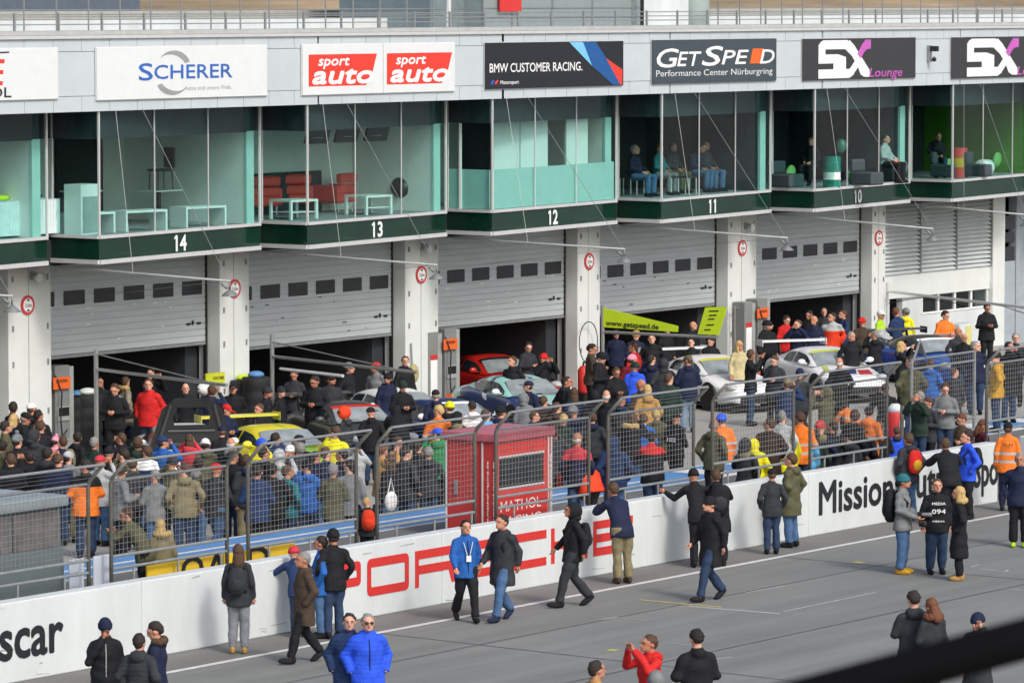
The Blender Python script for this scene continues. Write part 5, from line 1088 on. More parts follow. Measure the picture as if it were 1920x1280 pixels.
def proto_hair(t):
    key = ('hair', t)
    if key in PROTO: return PROTO[key]
    q = MB()
    if t in 'hglpyf':
        q.ell((0, .030, .034), (.081, .096, .098), 22, 16); q.ell((0, .062, -.012), (.070, .052, .068), 16, 11)
        if t == 'l': q.ell((0, .07, -.11), (.088, .055, .15), 14, 10); q.ell((.066, .02, -.07), (.025, .05, .11), 10, 8); q.ell((-.066, .02, -.07), (.025, .05, .11), 10, 8)
        if t == 'p': q.ell((0, .135, .02), (.035, .04, .04), 10, 8); q.ell((0, .15, -.09), (.030, .032, .12), 10, 8)
    if t == 'w': q.ell((0, .045, -.015), (.080, .062, .06), 14, 9)
    if t in 'bo':
        q.ell((0, .016, .045), (.087, .106, .098), 18, 12); q.v = [(x, y, max(z, .0)) for x, y, z in q.v]; q.lathe([(.086, -.01), (.095, -.005), (.096, .035), (.086, .04)], (0, .014, .012), 20)
        q.v = [(x, (y - .014) * (1.12 if z < .06 else 1) + .014, z) for x, y, z in q.v]
        if t == 'o': q.ell((0, .02, .165), (.042, .042, .042), 12, 8)
    if t == 'c': q.ell((0, .016, .04), (.086, .105, .09), 18, 12); q.v = [(x, y, max(z, .022)) for x, y, z in q.v]; q.ell((0, -.13, .036), (.068, .07, .010), 14, 6)
    if t == 'u':
        q.ell((0, .03, -.01), (.105, .125, .15), 20, 14); k = MB(); k.v = q.v; keep = [i for i, f_ in enumerate(q.f) if not (sum(q.v[j][1] for j in f_) / len(f_) < -.045 and abs(sum(q.v[j][0] for j in f_) / len(f_)) < .075 and sum(q.v[j][2] for j in f_) / len(f_) < .085)]; q.f = [q.f[i] for i in keep]; q.m = [0] * len(q.f); q.ell((0, .06, -.12), (.10, .08, .06), 14, 8)
    if t == 'm': q.ell((0, .005, .02), (.125, .145, .145), 20, 14)
    me = q.mesh('hair', [], True); me.materials.append(None)
    if t in 'hglpyf': f1 = folds(9, .007); displace(me, lambda c: f1(c * 4.0))
    PROTO[key] = me; return me
def proto_fur():
    if 'fur' in PROTO: return PROTO['fur']
    q = MB(); rnd = random.Random(3)
    for k in range(26): a = math.pi * (-.15 + 1.3 * k / 25); q.ell((.135 * math.cos(a), .02 + .09 * math.sin(a), .005 + rnd.uniform(-.01, .02)), (.045, .045, .05), 8, 6)
    me = q.mesh('fur_collar', [], True); me.materials.append(None); PROTO['fur'] = me; return me
def setm(o, m, i=0): o.material_slots[i].link = 'OBJECT'; o.material_slots[i].material = m
NP = [0]; PLABELS = {}
HNAME = dict(h='hair', g='hair', l='long hair', p='ponytail', w='thinning hair', b='beanie', o='bobble hat', c='cap', u='hood', m='helmet', y='hair', f='hair')
JN = dict(s='jacket', p='puffer jacket', c='coat', k='long puffer coat', v='top')
def person(px, py, jac, trs, head, pz, ang, label, grp, h=1.76, z=0.0, yaw=0, shoes='black', skin=None, c2=None, kind='plain', fur=None, auto=False, at=None, hood=None):
    """px,py: top of the head in the photograph; the figure stands where that height meets the ground"""
    NP[0] += 1; rnd = random.Random(NP[0] * 13 + 5)
    jc, jt = (jac.split('/') + ['s'])[:2]; ht, hc = (head.split(':') + [''])[:2]
    J = pose(pz); s = h / 1.76; top = J['head'].z + (.125 if ht != 'z' else .118) + (.015 if ht in 'bocm' else 0)
    r = face_rot(ang); R = Matrix.Rotation(r, 3, 'Z')
    if at is None:
        P = PZ(px, py, z + s * top) - R @ V3((J['head'].x * s, J['head'].y * s, 0))
        if auto and P.y < YW + 4.9:
            z = ZPL; P = PZ(px, py, z + s * top) - R @ V3((0, J['head'].y * s, 0)); 
            if P.y < YW + 1.0: P = PY(px, py, YW + 1.0); z = min(ZPL, P.z - s * top); P = V3((P.x, P.y, 0)) - R @ V3((J['head'].x * s, J['head'].y * s, 0)); P.y = max(P.y, YW + .9)
    else: P = V3(at)
    t = link('person', proto_body(pz, yaw), None, (P.x, P.y, z), r); bx = rnd.uniform(.98, 1.17); t.scale = (s * bx, s * bx, s)
    tag(t, label, 'person', grp)
    if label in PLABELS: print('DUP', label)
    PLABELS[label] = 1
    setm(t, SKIN[skin if skin is not None else rnd.randrange(4)])
    j = link('jacket', proto_jacket(pz, jt), t); setm(j, cloth(jc, kind, c2))
    if hood or (hood is None and jt in 's' and auto and rnd.random() < .45):
        if 'hoodlump' not in PROTO: q_ = MB(); q_.ell((0, .085, -.035), (.115, .07, .085), 14, 10); q_.ell((.07, .035, 0), (.05, .07, .05), 10, 8); q_.ell((-.07, .035, 0), (.05, .07, .05), 10, 8); PROTO['hoodlump'] = q_.mesh('hood_folded', [], True); PROTO['hoodlump'].materials.append(None)
        o = link('folded_hood', PROTO['hoodlump'], t, J['neck'] + V3((0, 0, .0))); setm(o, cloth(jc if rnd.random() < .7 or hood else rnd.choice(['grey', 'charcoal', 'navy', 'khaki'])))
    lg, shm = proto_legs(pz); l = link('trousers', lg, t); setm(l, cloth(trs))
    for m_ in shm: o = link('shoe', m_, t); setm(o, cloth(shoes))
    X = head_xf(J, yaw)
    if ht != 'z':
        o = link({'b': 'beanie', 'o': 'bobble_hat', 'c': 'cap', 'u': 'hood', 'm': 'helmet'}.get(ht, 'hair'), proto_hair(ht), t); o.matrix_local = X; setm(o, hairm(hc) if ht in 'hglpwyf' else cloth(hc))
        if ht in 'bc' and rnd.random() < .6 or ht == 'o':
            o = link('hair', proto_hair('w'), t); o.matrix_local = X; setm(o, hairm(rnd.choice(['dark', 'brown', 'grey'])))
        if ht == 'm': mb = MB(); mb.ell((0, -.05, .03), (.10, .105, .045), 14, 8); o = mb.build('visor', M['black'], t, smooth=True); o.matrix_local = X
    if fur: o = link('fur_collar', proto_fur(), t, J['neck'] + V3((0, -.0, .02))); setm(o, hairm(fur))
    return t
def backpack(p, c, label, c2=None, sz=1.0):
    """worn pack: a thing of its own, set against the back of its wearer"""
    s = p.scale.z; R = Matrix.Rotation(p.rotation_euler.z, 3, 'Z'); q = p.location + R @ V3((0, .215 * s, 1.20 * s))
    t = thing('backpack', label, 'backpack', q, p.rotation_euler.z); 
    mb = MB(); mb.ell((0, 0, 0), (.165 * sz, .11 * sz, .26 * sz), 16, 12); mb.v = [(max(-.15 * sz, min(.15 * sz, x)), max(-.085, min(.09 * sz, y)), max(-.22 * sz, min(.23 * sz, z))) for x, y, z in mb.v]; o = mb.build('pack_body', cloth(c), t, smooth=True); m = o.modifiers.new('s', 'SUBSURF'); m.levels = m.render_levels = 1
    mb = MB(); mb.ell((0, .08 * sz, -.06), (.11 * sz, .05, .11 * sz), 12, 8); mb.build('pocket', cloth(c2 or c), t, smooth=True)
    for sx in (-1, 1): mb = MB(); mb.tube([(sx * .10, -.06, .2 * sz), (sx * .13, -.19, .24), (sx * .135, -.355, .08), (sx * .13, -.30, -.12), (sx * .13, -.08, -.18)], .022, 6); mb.build('strap', cloth('black'), t, smooth=True)
    return t
# ------------------------------------------------------------------ people on the track
GT = 'people on the race track'
T = lambda *a, **k: person(*a, GT, **k)
ptop1 = T(197, 1158, 'black/c', 'black', 'b:navy', 'face', 10, 'person in long black coat and navy beanie holding a hand to the face, bottom left')
T(262, 1187, 'charcoal/p', 'dark_jeans', 'h:dark', 'pockets', 165, 'person in charcoal puffer jacket seen from behind, beside the fur-hooded navy parka', hood=True)
p = T(290, 1166, 'navy/c', 'dark_jeans', 'h:dark', 'text', 265, 'person in navy parka with brown fur hood and sleeve badge, head bowed', fur='brown')
pz_ = T(447, 1020, 'charcoal/s', 'grey_jeans', 'l:brown', 'stand', 178, 'person with long brown hair, charcoal jacket and grey jeans facing the wall', h=1.76, shoes='tan'); 
T(552, 1024, 'dark_blue/s', 'dark_jeans', 'b:crimson', 'reach', 200, 'child in blue jacket and colourful knitted hat reaching onto the wall', h=1.52)
T(567, 1035, 'brown/c', 'black', 'g:grey', 'stride', 292, 'older person in brown jacket and black trousers striding left beside the wall', yaw=0)
T(600, 1005, 'blue/p', 'jeans', 'h:dark', 'pockets', 262, 'young person in bright blue quilted jacket with green scarf and jeans', h=1.68, hood=True, shoes='black')
T(624, 990, 'black/s', 'dark_jeans', 'b:black', 'pockets', 205, 'person in black jacket and beanie directly behind the blue quilted jacket', h=1.80)
T(655, 1150, 'dark_blue/p', 'pale_jeans', 'h:dark', 'pockets', 5, 'young person in dark blue checked quilted jacket facing the viewer', yaw=0)
pb = T(690, 1151, 'bright_blue/p', 'charcoal', 'g:grey', 'pockets', 12, 'person in vivid blue puffer jacket with grey hair and sunglasses', h=1.78, hood=True)
pw = T(874, 975, 'blue/s', 'black', 'p:black', 'walk', 18, 'person in blue jacket and black leggings with ponytail and badge, walking', h=1.72)
pg = T(940, 965, 'charcoal/c', 'jeans', 'h:dark', 'walk', 318, 'person in grey jacket and jeans with a black rucksack walking beside the ponytail', h=1.80, shoes='navy')
pk = T(1072, 943, 'black/s', 'charcoal', 'u:black', 'walk', 285, 'person in black hood and trousers walking left past the red lettering', h=1.80)
T(1150, 905, 'navy/s', 'khaki', 'h:brown', 'lean', 205, 'person in navy jacket, khaki trousers and brown shoes leaning on the wall', shoes='brown', h=1.86)
T(1300, 878, 'black/s', 'black', 'b:black', 'reach', 195, 'person in black with spread arms leaning over the wall beside the big rucksack', h=1.86)
pr = T(1342, 880, 'black/c', 'black', 'h:brown', 'lean', 185, 'person in black coat carrying a large black rucksack at the wall', h=1.84)
T(1330, 930, 'black/c', 'dark_jeans', 'b:black', 'walk', 300, 'person in black coat, beanie and blue jeans walking left in mid-stride', h=1.82, hood=True)
T(1447, 877, 'charcoal/s', 'dark_jeans', 'c:black', 'pockets', 190, 'young person in dark jacket and black cap with hands behind the back', h=1.62)
T(1482, 850, 'olive/c', 'jeans', 'h:brown', 'pockets', 240, 'person in olive coat and jeans next to the dark cap at the wall', h=1.80, hood=True)
p1_ = T(1702, 812, 'charcoal/p', 'jeans', 'h:brown', 'pockets', 215, 'person in dark jacket and jeans wearing a red rucksack at the wall', h=1.76)
T(1773, 822, 'black/s', 'black', 'h:brown', 'lean', 190, 'person in black jacket with turquoise collar leaning over the wall', h=1.80)
p2_ = T(1812, 808, 'bright_blue/s', 'black', 'h:dark', 'pockets', 290, 'person in blue jacket and black trousers wearing a black rucksack', h=1.78)
ph = T(1890, 790, 'orange/s', 'navy', 'c:black', 'stand', 172, 'person in orange high-visibility jacket with grey bands and dark cap', kind='hivis', h=1.82)
pp = T(1695, 888, 'grey/s', 'jeans', 'b:teal', 'camera', 70, 'photographer in grey sleeves and teal beanie with a huge rucksack', h=1.82, shoes='mustard')
pm = T(1757, 898, 'black/s', 'dark_jeans', 'h:brown', 'stand', 8, 'person in black media bib with white numbers facing the viewer', h=1.74)
T(1797, 912, 'black/k', 'black', 'l:blond', 'pockets', 262, 'blond person in knee-length black puffer coat and tan boots', h=1.70, shoes='tan', fur='blond')
T(1912, 850, 'navy/s', 'black', 'g:grey', 'pockets', 350, 'person in navy jacket and lime shoes cut by the right edge', h=1.80, shoes='lime')
T(1713, 1108, 'charcoal/s', 'jeans', 'h:dark', 'text', 190, 'person in dark padded jacket seen from behind beside auburn hair, lower right', h=1.80, hood=True)
T(1746, 1122, 'charcoal/s', 'black', 'l:auburn', 'text', 215, 'person with auburn hair and fur collar huddled beside the dark padded jacket', h=1.74, fur='auburn')
T(1833, 1148, 'charcoal/c', 'pale_jeans', 'b:navy', 'phone', 325, 'person in dark coat and navy beanie on the phone behind the hand rail', h=1.74)
T(1216, 1190, 'red/s', 'dark_jeans', 'h:brown', 'photo', 300, 'person in red jacket raising both hands to take a photograph', h=1.74, hood=True)
T(1306, 1180, 'black/c', 'black', 'h:black', 'text', 195, 'person in black wool coat with dark hair seen from behind, bottom centre', h=1.82)
T(1120, 1238, 'tan/s', 'dark_jeans', 'h:dark', 'pockets', 120, 'person in tan jacket with dark hair cut off by the lower edge')
T(1230, 1257, 'grey/s', 'black', 'u:grey', 'stand', 180, 'person in grey hood at the lower edge in front of the red jacket', h=1.70)
backpack(pz_, 'charcoal', 'charcoal rucksack worn over the charcoal jacket at the wall', 'charcoal', .95); backpack(pg, 'black', 'black rucksack of the person in the grey jacket and jeans'); backpack(pk, 'black', 'black rucksack of the hooded walker in black', 'charcoal'); backpack(pr, 'black', 'large black rucksack at the wall between two dark coats', 'charcoal', 1.25)
backpack(p1_, 'red', 'red rucksack worn at the wall right of the black lettering', 'mustard', 1.05); backpack(p2_, 'black', 'black rucksack worn over the blue jacket'); backpack(pp, 'black', 'huge black rucksack of the photographer', 'charcoal', 1.35)
def chest_text(p, s, zz, h, wid, front=True, nm='lettering', m=None):
    o = text(s, p, (-wid / 2 if front else wid / 2, -.152 if front else .158, zz), h, m or M['ink'], wid=wid, bold=.015, name=nm)
    if not front: o.rotation_euler = (0, 0, math.pi)
chest_text(pm, 'MEDIA', 1.30, .05, .22); chest_text(pm, '094', 1.14, .085, .22); chest_text(pm, 'MEDIA', .98, .035, .2)
chest_text(ph, 'VLN', 1.30, .06, .2, False, m=M['ltext'])
mb = MB(); mb.box(-.04, .04, -.165, -.155, 1.06, 1.16); mb.tube([(-.02, -.16, 1.16), (-.08, -.13, 1.40)], .006, 5); mb.tube([(.02, -.16, 1.16), (.08, -.13, 1.40)], .006, 5); mb.build('badge', M['ink'], pw)
mb = MB(); 
for s in (1, -1): mb.ell((s * .033, -.098, .012), (.024, .008, .017), 10, 7)
mb.box(-.07, .07, -.098, -.092, .016, .022); o = mb.build('sunglasses', M['black'], pb, smooth=False); o.matrix_local = head_xf(pose('pockets'))
def zip_(p, c, pzn='pockets'):
    mb = MB(); mb.tube([(0, -.150, .80), (0, -.142, 1.08), (0, -.150, 1.27), (0, -.100, 1.42)], .008, 5); mb.build('zip', cloth(c), p, smooth=True)
zip_(pb, 'navy'); zip_(ptop1, 'light_grey'); zip_(pw, 'navy')
def held(p, kind, label, cat, off):
    R = Matrix.Rotation(p.rotation_euler.z, 3, 'Z'); q = p.location + R @ (V3(off) * p.scale.x); t = thing(kind, label, cat, q, p.rotation_euler.z); return t
t = held(pp, 'camera', 'black camera with long lens held by the photographer', 'camera', (0, -.30, 1.0)); mb = MB(); mb.box(-.075, .075, -.04, .04, -.05, .05); bevel(mb.build('camera_body', M['black'], t), .012); mb = MB(); mb.lathe([(.04, -.22), (.045, -.2), (.035, -.05), (.035, 0)], (0, 0, 0), 14, 'Y'); mb.build('lens', M['rail'], t, smooth=True)
t = held(pm, 'camera', 'black camera hanging in the hand of the person in the media bib', 'camera', (-.25, -.10, .82)); mb = MB(); mb.box(-.07, .07, -.04, .04, -.05, .05); bevel(mb.build('camera_body', M['black'], t), .012); mb = MB(); mb.lathe([(.045, -.20), (.045, -.18), (.035, -.04)], (0, 0, 0), 14, 'Y'); mb.build('lens', M['black'], t, smooth=True)
# ------------------------------------------------------------------ people in the pit lane
LM = [('left fuel pump', 88, 760), ('leftmost steel mast', 180, 740), ('raised black bonnet', 350, 800), ('yellow racing car', 520, 810), ('dark grey racing car', 660, 775), ('hanging yellow bag', 776, 705), ('middle fuel pump', 820, 690),
      ('red coupe', 925, 700), ('turquoise racing car', 975, 735), ('red kiosk', 933, 890), ('fire extinguisher', 1094, 700), ('lime banner', 1200, 600), ('lime notice board', 1336, 605), ('right fuel pump', 1408, 625), ('left white racing car', 1335, 700),
      ('right white racing car', 1550, 690), ('blue and white racing car', 1745, 665), ('office windows', 1790, 565), ('fence opening', 1680, 850), ('opened gate leaf', 1765, 770), ('yellow board', 415, 1045), ('grey cabin', 60, 1000), ('tube-light mast', 512, 720), ('second pillar', 440, 640)]
LORD = ['', 'standing ', 'further along, ', 'in the crowd ', 'half hidden ', 'close ', 'well ']
CNT = {}
def where_(px, py):
    b = min(LM, key=lambda l: abs(l[1] - px) + 1.3 * abs(l[2] - py)); dx, dy = px - b[1], py - b[2]
    d = ('behind' if dy < 10 else 'in front of') if abs(dx) < 22 else ('left of' if dx < 0 else 'right of')
    if abs(dx) > 70: d = 'well ' + d
    elif 22 <= abs(dx) <= 40: d = 'just ' + d
    return d + ' the ' + b[0]
def C(px, py, jac, trs, head, pz='stand', ang=None, **k):
    rnd = random.Random(int(px * 7 + py * 3))
    if pz == 'stand' and k.get('h', 2) > 1.6: pz = rnd.choice(['stand', 'stand', 'pockets', 'pockets', 'text', 'camera', 'crossed', 'photo', 'phone', 'twist']); ang = ang + rnd.uniform(-45, 45) if 'h' not in k else ang
    if pz == 'twist': pz = 'stand'; k['yaw'] = rnd.choice([50, -50])
    if ang is None: ang = 180 + rnd.uniform(-55, 55)
    jc, jt = (jac.split('/') + ['s'])[:2]; ht, hc = (head.split(':') + [''])[:2]
    cw = lambda c: c.replace('_', ' ')
    hd = 'bald head' if ht == 'z' else (cw(hc) + ' ' + HNAME[ht])
    kd = {'hivis': 'high-visibility ', 'yoke': cw(k.get('c2') or '') + ' and ', 'dark_lower': ''}.get(k.get('kind'), '')
    lab = 'person in %s%s %s with %s, %s' % (kd if k.get('kind') == 'yoke' else '', cw(jc) + (' high-visibility' if k.get('kind') == 'hivis' else ''), JN[jt], hd, where_(px, py))
    for a_, b_ in (('well ', ''), ('just ', ''), (' high-visibility', ' safety'), ('in front of the', 'by the'), ('behind the', 'by the')):
        if len(lab.split()) > 15: lab = lab.replace(a_, b_)
    if len(lab.split()) > 16: lab = lab.replace(' racing car', ' car')
    base = lab; q = 0
    opts = [' (' + cw(trs) + ')', ' nearer the fence', ' further back', ' turned aside']
    while (lab in PLABELS or len(lab.split()) > 16) and q < len(opts): lab = base + opts[q]; q += 1
    k.setdefault('yaw', rnd.choice([0, 25, -25, 50, -50])); k.setdefault('h', rnd.uniform(1.66, 1.88))
    return person(px, py, jac, trs, head, pz, ang, lab, 'people in the pit lane crowd', auto=True, **k)
CROWD = '''
25,753,navy,dark_jeans,h:dark,stand,100;27,777,black,black,l:blond,stand,110;60,754,black,black,c:white,stand,200;48,772,black,dark_jeans,c:black,text,95;73,768,black,black,h:black,stand,190
12,789,olive,dark_jeans,h:dark,pockets,100;33,813,black,dark_jeans,o:grey,stand,185;65,806,charcoal/p,black,u:charcoal,stand,180;76,789,black,black,h:brown,stand,190;104,818,pink,jeans,o:pink,text,185,h=1.5
118,817,navy,dark_jeans,h:brown,stand,180;145,809,black/p,dark_jeans,h:dark,stand,170;178,819,dark_green,black,g:grey,pockets,150;226,812,black,black,h:brown,photo,200;5,826,olive,dark_jeans,h:dark,stand,150
186,707,black,black,h:dark,pockets,20;236,706,parka/c,dark_jeans,h:brown,stand,140,fur=blond;282,691,black,black,h:dark,stand,10;278,711,red/p,dark_jeans,h:brown,stand,5;348,719,black,black,z,stand,350
382,720,navy,navy,m:white,stand,190;397,722,navy,black,h:brown,stand,170;437,718,black/p,black,c:black,pockets,0;425,757,navy,navy,c:red,text,30;416,797,black,black,c:navy,stand,200
433,820,black,dark_jeans,w:white,stand,190;385,822,olive,dark_jeans,b:white,stand,180;354,814,crimson,grey_jeans,l:brown,photo,175;306,816,blue,dark_jeans,c:dark_blue,photo,165;258,819,dark_green,black,h:brown,photo,185
274,836,dark_blue,jeans,h:brown,stand,180,kind=yoke,c2=white;231,842,olive,black,h:dark,stand,200;248,858,charcoal,black,h:brown,pockets,210
551,694,charcoal/p,black,h:brown,text,350;502,725,black,black,b:charcoal,pockets,80;528,724,black,black,b:charcoal,pockets,70;485,757,black,black,h:brown,sit,10;518,811,dark_blue,dark_jeans,h:dark,photo,190
489,821,yellow,dark_jeans,b:bright_blue,photo,185;558,816,black,dark_jeans,h:black,stand,190;628,799,yellow,black,h:brown,stand,185;645,763,charcoal,black,m:red_orange,stand,200;496,838,black,dark_jeans,h:dark,pockets,170
526,842,light_grey,jeans,u:light_grey,stand,190;545,834,beige/p,pale_jeans,b:white,stand,150;562,829,charcoal,dark_jeans,g:grey,stand,200
655,679,black/c,black,b:grey,pockets,60;704,678,grey,black,c:red,pockets,330;727,699,navy,black,b:black,stand,20;755,713,black,dark_jeans,b:dark_green,text,20;742,762,black/p,black,u:black,bend,190
696,762,black/p,dark_jeans,c:black,pockets,185;817,729,navy,black,c:black,pockets,195;842,752,black,black,b:yellow,stand,170;822,760,orange,dark_jeans,h:blond,text,180,kind=hivis;746,819,dark_blue/p,dark_jeans,h:brown,text,20
718,832,tan,black,h:auburn,stand,160;819,801,green,black,c:bright_blue,photo,190;783,826,black,black,h:dark,stand,180;803,838,charcoal,dark_jeans,g:grey,stand,190
991,642,charcoal,black,h:dark,stand,60;1019,662,black/p,black,b:red,stand,10;1110,645,brown,black,h:black,stand,70;1127,660,black,black,b:black,stand,60;1155,618,navy/p,black,b:charcoal,pockets,10
1187,642,red,dark_jeans,h:brown,stand,200;1186,664,dark_red,black,b:pink,stand,190;1190,678,bright_blue/p,jeans,b:dark_green,stand,185;1156,689,black/p,black,h:brown,text,20;1064,706,black/p,black,h:dark,pockets,120
990,713,navy,black,c:navy,stand,340;984,737,grey,jeans,u:grey,stand,180;1076,727,navy,dark_jeans,l:brown,stand,200;1137,731,black/c,jeans,w:white,stand,150,h=1.86;1115,731,black,black,u:black,pockets,190
1045,754,brown,dark_jeans,h:brown,photo,190;1057,776,dark_green,jeans,h:blond,stand,170;1003,771,charcoal,black,h:brown,stand,170;1083,810,navy,jeans,w:white,stand,170,kind=yoke,c2=crimson;1102,846,red_orange/p,charcoal,g:grey,bend,215
1184,774,black/p,dark_jeans,l:brown,photo,160,fur=blond;1206,776,blue,dark_jeans,h:brown,stand,190;1152,818,dark_blue/p,jeans,u:dark_blue,pockets,180;1231,767,olive/p,dark_jeans,h:blond,pockets,180;1228,810,black/p,dark_jeans,h:black,lean,182,kind=yoke,c2=red
1353,775,orange,dark_jeans,b:bright_blue,stand,190,kind=hivis;1339,785,olive,black,w:grey,pockets,150;1415,823,yellow/p,yellow,u:yellow,pockets,180,h=1.58;1399,822,charcoal,black,u:charcoal,stand,180;1442,784,dark_brown/c,black,h:brown,pockets,185
1467,770,light_grey,dark_jeans,g:grey,stand,150;1475,785,yellow,black,b:grey,stand,200;1500,773,orange,dark_jeans,h:brown,text,175,kind=hivis;1507,789,sky_blue,black,h:dark,stand,185;1538,788,navy,dark_jeans,b:crimson,pockets,180
1409,655,black,dark_jeans,h:brown,stand,80,h=1.88;1290,665,navy/p,pale_jeans,c:olive,stand,185,h=1.86;1244,672,charcoal/p,black,u:charcoal,pockets,190;1222,665,navy,black,h:dark,stand,190;1201,711,brown,dark_jeans,z,stand,190
1213,721,tan,black,l:blond,stand,180;1452,667,charcoal/c,black,h:brown,stand,20;1476,708,dark_blue/p,dark_jeans,c:khaki,stand,185;1387,639,beige,jeans,l:blond,stand,60;1193,619,navy,black,b:tan,stand,340
1222,627,black,black,h:dark,pockets,0;1300,603,black,black,z,stand,0;1333,632,black,black,h:dark,text,10;1296,634,black,black,h:black,stand,20;1475,592,red,black,h:dark,text,20
1517,583,black,black,h:dark,stand,10;1526,592,navy,dark_jeans,w:brown,stand,350;1545,578,charcoal,black,g:grey,camera,0;1560,586,red_orange,black,h:dark,stand,20,kind=yoke,c2=light_grey;1580,582,dark_blue,navy,h:brown,stand,340
1617,595,brown,dark_jeans,b:red,pockets,195;1597,622,black,black,g:grey,pockets,10;1574,670,black/c,black,w:white,pockets,185,h=1.86;1548,726,olive,black,u:olive,stand,190
1652,581,light_grey,navy,c:white,stand,30,kind=yoke,c2=lime;1680,577,dark_blue,navy,h:auburn,stand,185;1698,577,yellow,black,b:grey,stand,180,kind=hivis;1773,583,orange,navy,h:dark,text,20,kind=hivis;1851,569,black/p,black,h:dark,stand,30
1797,614,charcoal,black,z,stand,30;1808,625,black,dark_jeans,w:brown,stand,20;1691,640,black,black,l:blond,stand,60;1905,625,charcoal,black,g:grey,stand,340,z=0.8;1893,641,black/c,dark_jeans,h:dark,stand,350,z=0.8
1867,658,mustard/p,dark_jeans,b:black,pockets,260,h=1.80,z=0.8;1708,668,olive/c,dark_jeans,h:brown,pockets,190,h=1.86,z=0.8;1772,719,grey,dark_jeans,h:brown,stand,330,z=0.8;1723,734,dark_green,dark_jeans,g:grey,stand,320,z=0.8;1740,745,charcoal,black,h:brown,text,320,z=0.8
1803,776,brown,black,h:auburn,stand,300;1844,787,maroon,dark_jeans,l:auburn,stand,120;1745,673,blue,blue,h:brown,stand,190;1681,800,bright_blue,navy,h:brown,stand,190,h=1.3;1583,754,orange,dark_jeans,h:dark,bend,200,kind=hivis
1630,762,orange,dark_jeans,h:black,text,150,kind=hivis;1602,768,black,black,h:brown,stand,180;1560,790,black,dark_jeans,h:dark,pockets,185;1592,806,charcoal,black,b:black,stand,180;1628,798,black/p,black,h:black,stand,180;1650,790,black,dark_jeans,h:brown,stand,190;1526,806,dark_green,black,h:dark,stand,190
160,862,orange/p,dark_jeans,h:dark,text,190,kind=yoke,c2=black;228,872,grey,black,h:dark,text,120;252,953,olive,black,h:brown,lean,250;302,973,khaki/c,jeans,l:blond,stand,200,h=1.6,fur=blond;406,867,charcoal,jeans,c:red,walk,150
436,846,black,dark_jeans,h:dark,text,170;462,852,charcoal,khaki,h:brown,stand,190;592,846,charcoal,dark_jeans,h:dark,camera,175;688,932,charcoal,black,h:blond,stand,190,h=1.2;612,838,navy,jeans,h:brown,pockets,185
640,842,black,black,h:dark,stand,170;668,828,light_grey,jeans,b:navy,photo,180;576,862,blue,dark_jeans,b:black,stand,190;482,872,dark_blue,black,h:dark,text,180;510,868,black,black,h:black,pockets,200
540,872,teal,dark_jeans,h:brown,stand,170;625,868,olive,dark_jeans,h:grey,stand,180;655,862,grey,black,h:dark,stand,190;345,868,khaki,dark_jeans,h:brown,stand,190;322,856,olive,black,b:charcoal,photo,180
372,860,olive,jeans,h:dark,stand,180;90,838,charcoal,black,h:dark,stand,190;110,852,navy,dark_jeans,h:brown,text,185;128,846,grey,khaki,b:light_grey,stand,180;205,836,black,black,b:black,stand,180;188,852,light_grey,jeans,c:crimson,stand,190
55,845,black,black,h:dark,stand,180;20,850,black,dark_jeans,h:brown,stand,180;290,882,grey,jeans,h:grey,text,190;730,852,black,jeans,l:brown,stand,185;762,838,charcoal,dark_jeans,h:dark,stand,180
1008,806,olive,dark_jeans,h:brown,stand,180;1040,800,charcoal,black,h:dark,photo,185;1075,760,navy,jeans,b:grey,stand,190;1110,772,charcoal,black,h:brown,pockets,185;1020,742,dark_brown,black,h:brown,stand,190
1165,740,charcoal,black,h:dark,stand,180;1255,700,dark_green,black,h:brown,stand,180;1500,690,charcoal,black,b:navy,pockets,190
1660,720,black,dark_jeans,h:dark,stand,185;1790,690,charcoal,black,h:brown,stand,190
1830,640,navy,dark_jeans,h:grey,stand,20;760,668,black,black,h:brown,stand,0;590,705,black,black,h:dark,stand,20;620,700,charcoal,black,b:black,stand,330;215,720,black,black,h:brown,stand,30;1250,610,black,black,h:dark,stand,0
1440,600,black,black,b:black,stand,10;1495,600,navy,black,h:brown,stand,0;1640,620,black,dark_jeans,h:grey,stand,190;960,668,black,black,h:brown,stand,20;940,760,navy,jeans,b:black,stand,190;912,768,sky_blue,black,h:brown,stand,180
885,752,white,dark_jeans,h:dark,text,200;860,772,black,dark_jeans,u:black,stand,190;1268,772,black,black,c:black,stand,180
'''
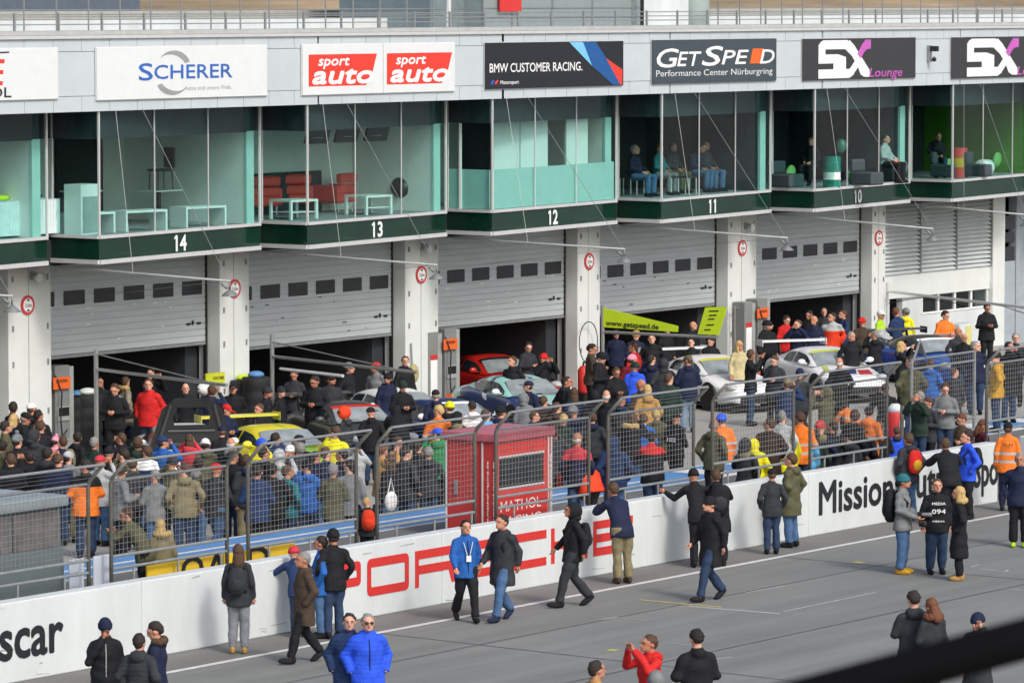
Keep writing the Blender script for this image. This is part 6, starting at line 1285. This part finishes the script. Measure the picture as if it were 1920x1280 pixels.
for row in CROWD.strip().replace('\n', ';').split(';'):
    f = row.strip().split(','); kw = {}
    for e in f[7:]: a, b = e.split('='); kw[a] = float(b) if a in 'hz' else b
    pr_ = C(float(f[0]), float(f[1]), f[2], f[3], f[4], f[5], float(f[6]), **kw)
    if f[0] == '1268': chest_text(pr_, '102', 1.14, .09, .22, False)
    if f[0] == '688': backpack(pr_, 'red_orange', 'orange rucksack of the child at the fence', None, .8)
    if f[0] == '397': pass
    if f[0] == '145': backpack(pr_, 'khaki', 'khaki rucksack in the crowd right of the left fuel pump')
    if f[0] == '118': backpack(pr_, 'navy', 'navy rucksack in the crowd beside the left fuel pump')
t = thing('tote_bag', 'white cloth bag hanging beside the navy quilted jacket behind the fence', 'bag', PZ(733, 920, 1.1)); mb = MB(); mb.ell((0, 0, -.2), (.18, .07, .2), 14, 10); mb.build('bag_body', cloth('white'), t, smooth=True); mb = MB(); mb.tube([(-.1, 0, -.05), (0, 0, .25), (.1, 0, -.05)], .012, 6); mb.build('bag_handle', cloth('white'), t)
# ------------------------------------------------------------------ people in the lounges
GL = 'people sitting in the lounges'
for (px, py, jac, trs, head, pz, ang, lab, yo) in ((1190, 277, 'navy', 'jeans', 'g:grey', 'sit', 60, 'seated person in navy with grey hair, leftmost in lounge 11', .6), (1236, 280, 'teal', 'grey_jeans', 'h:brown', 'sit', 55, 'seated person in teal sweater, second from the left in lounge 11', .6), (1262, 272, 'charcoal', 'olive', 'h:dark', 'sit', 50, 'seated person in charcoal, third from the left in lounge 11', .9),
        (1303, 270, 'navy', 'jeans', 'h:dark', 'sit2', 60, 'seated person in dark navy leaning forward, fourth in lounge 11', .7), (1322, 284, 'charcoal', 'jeans', 'h:brown', 'sit', 50, 'seated person in charcoal with jeans, rightmost in lounge 11', .8),
        (1522, 282, 'black', 'black', 'h:brown', 'sit', 330, 'seated person in black and white racing overalls in lounge 10', .5), (1660, 262, 'light_grey', 'black', 'h:dark', 'sit', 60, 'person in pale sweater sitting in lounge 10 by the partition', -.25), (1756, 262, 'black', 'dark_jeans', 'h:brown', 'sit2', 10, 'person in dark vest and pale sleeves sitting in the rightmost lounge', .45)):
    kw = dict(kind='yoke', c2='black') if '10 by' not in lab and 'white' in lab else {}
    J = pose(pz); r = face_rot(ang); P = PY(px, py, Yf + yo - .2); zh = P.z - (J['head'].z + .125)
    zz = zT + max(-.02, min(.35, zh - zT)); 
    person(px, py, jac, trs, head, pz, ang, lab, GL, z=zz, at=(P.x, P.y, 0), **kw)
print('people', NP[0])
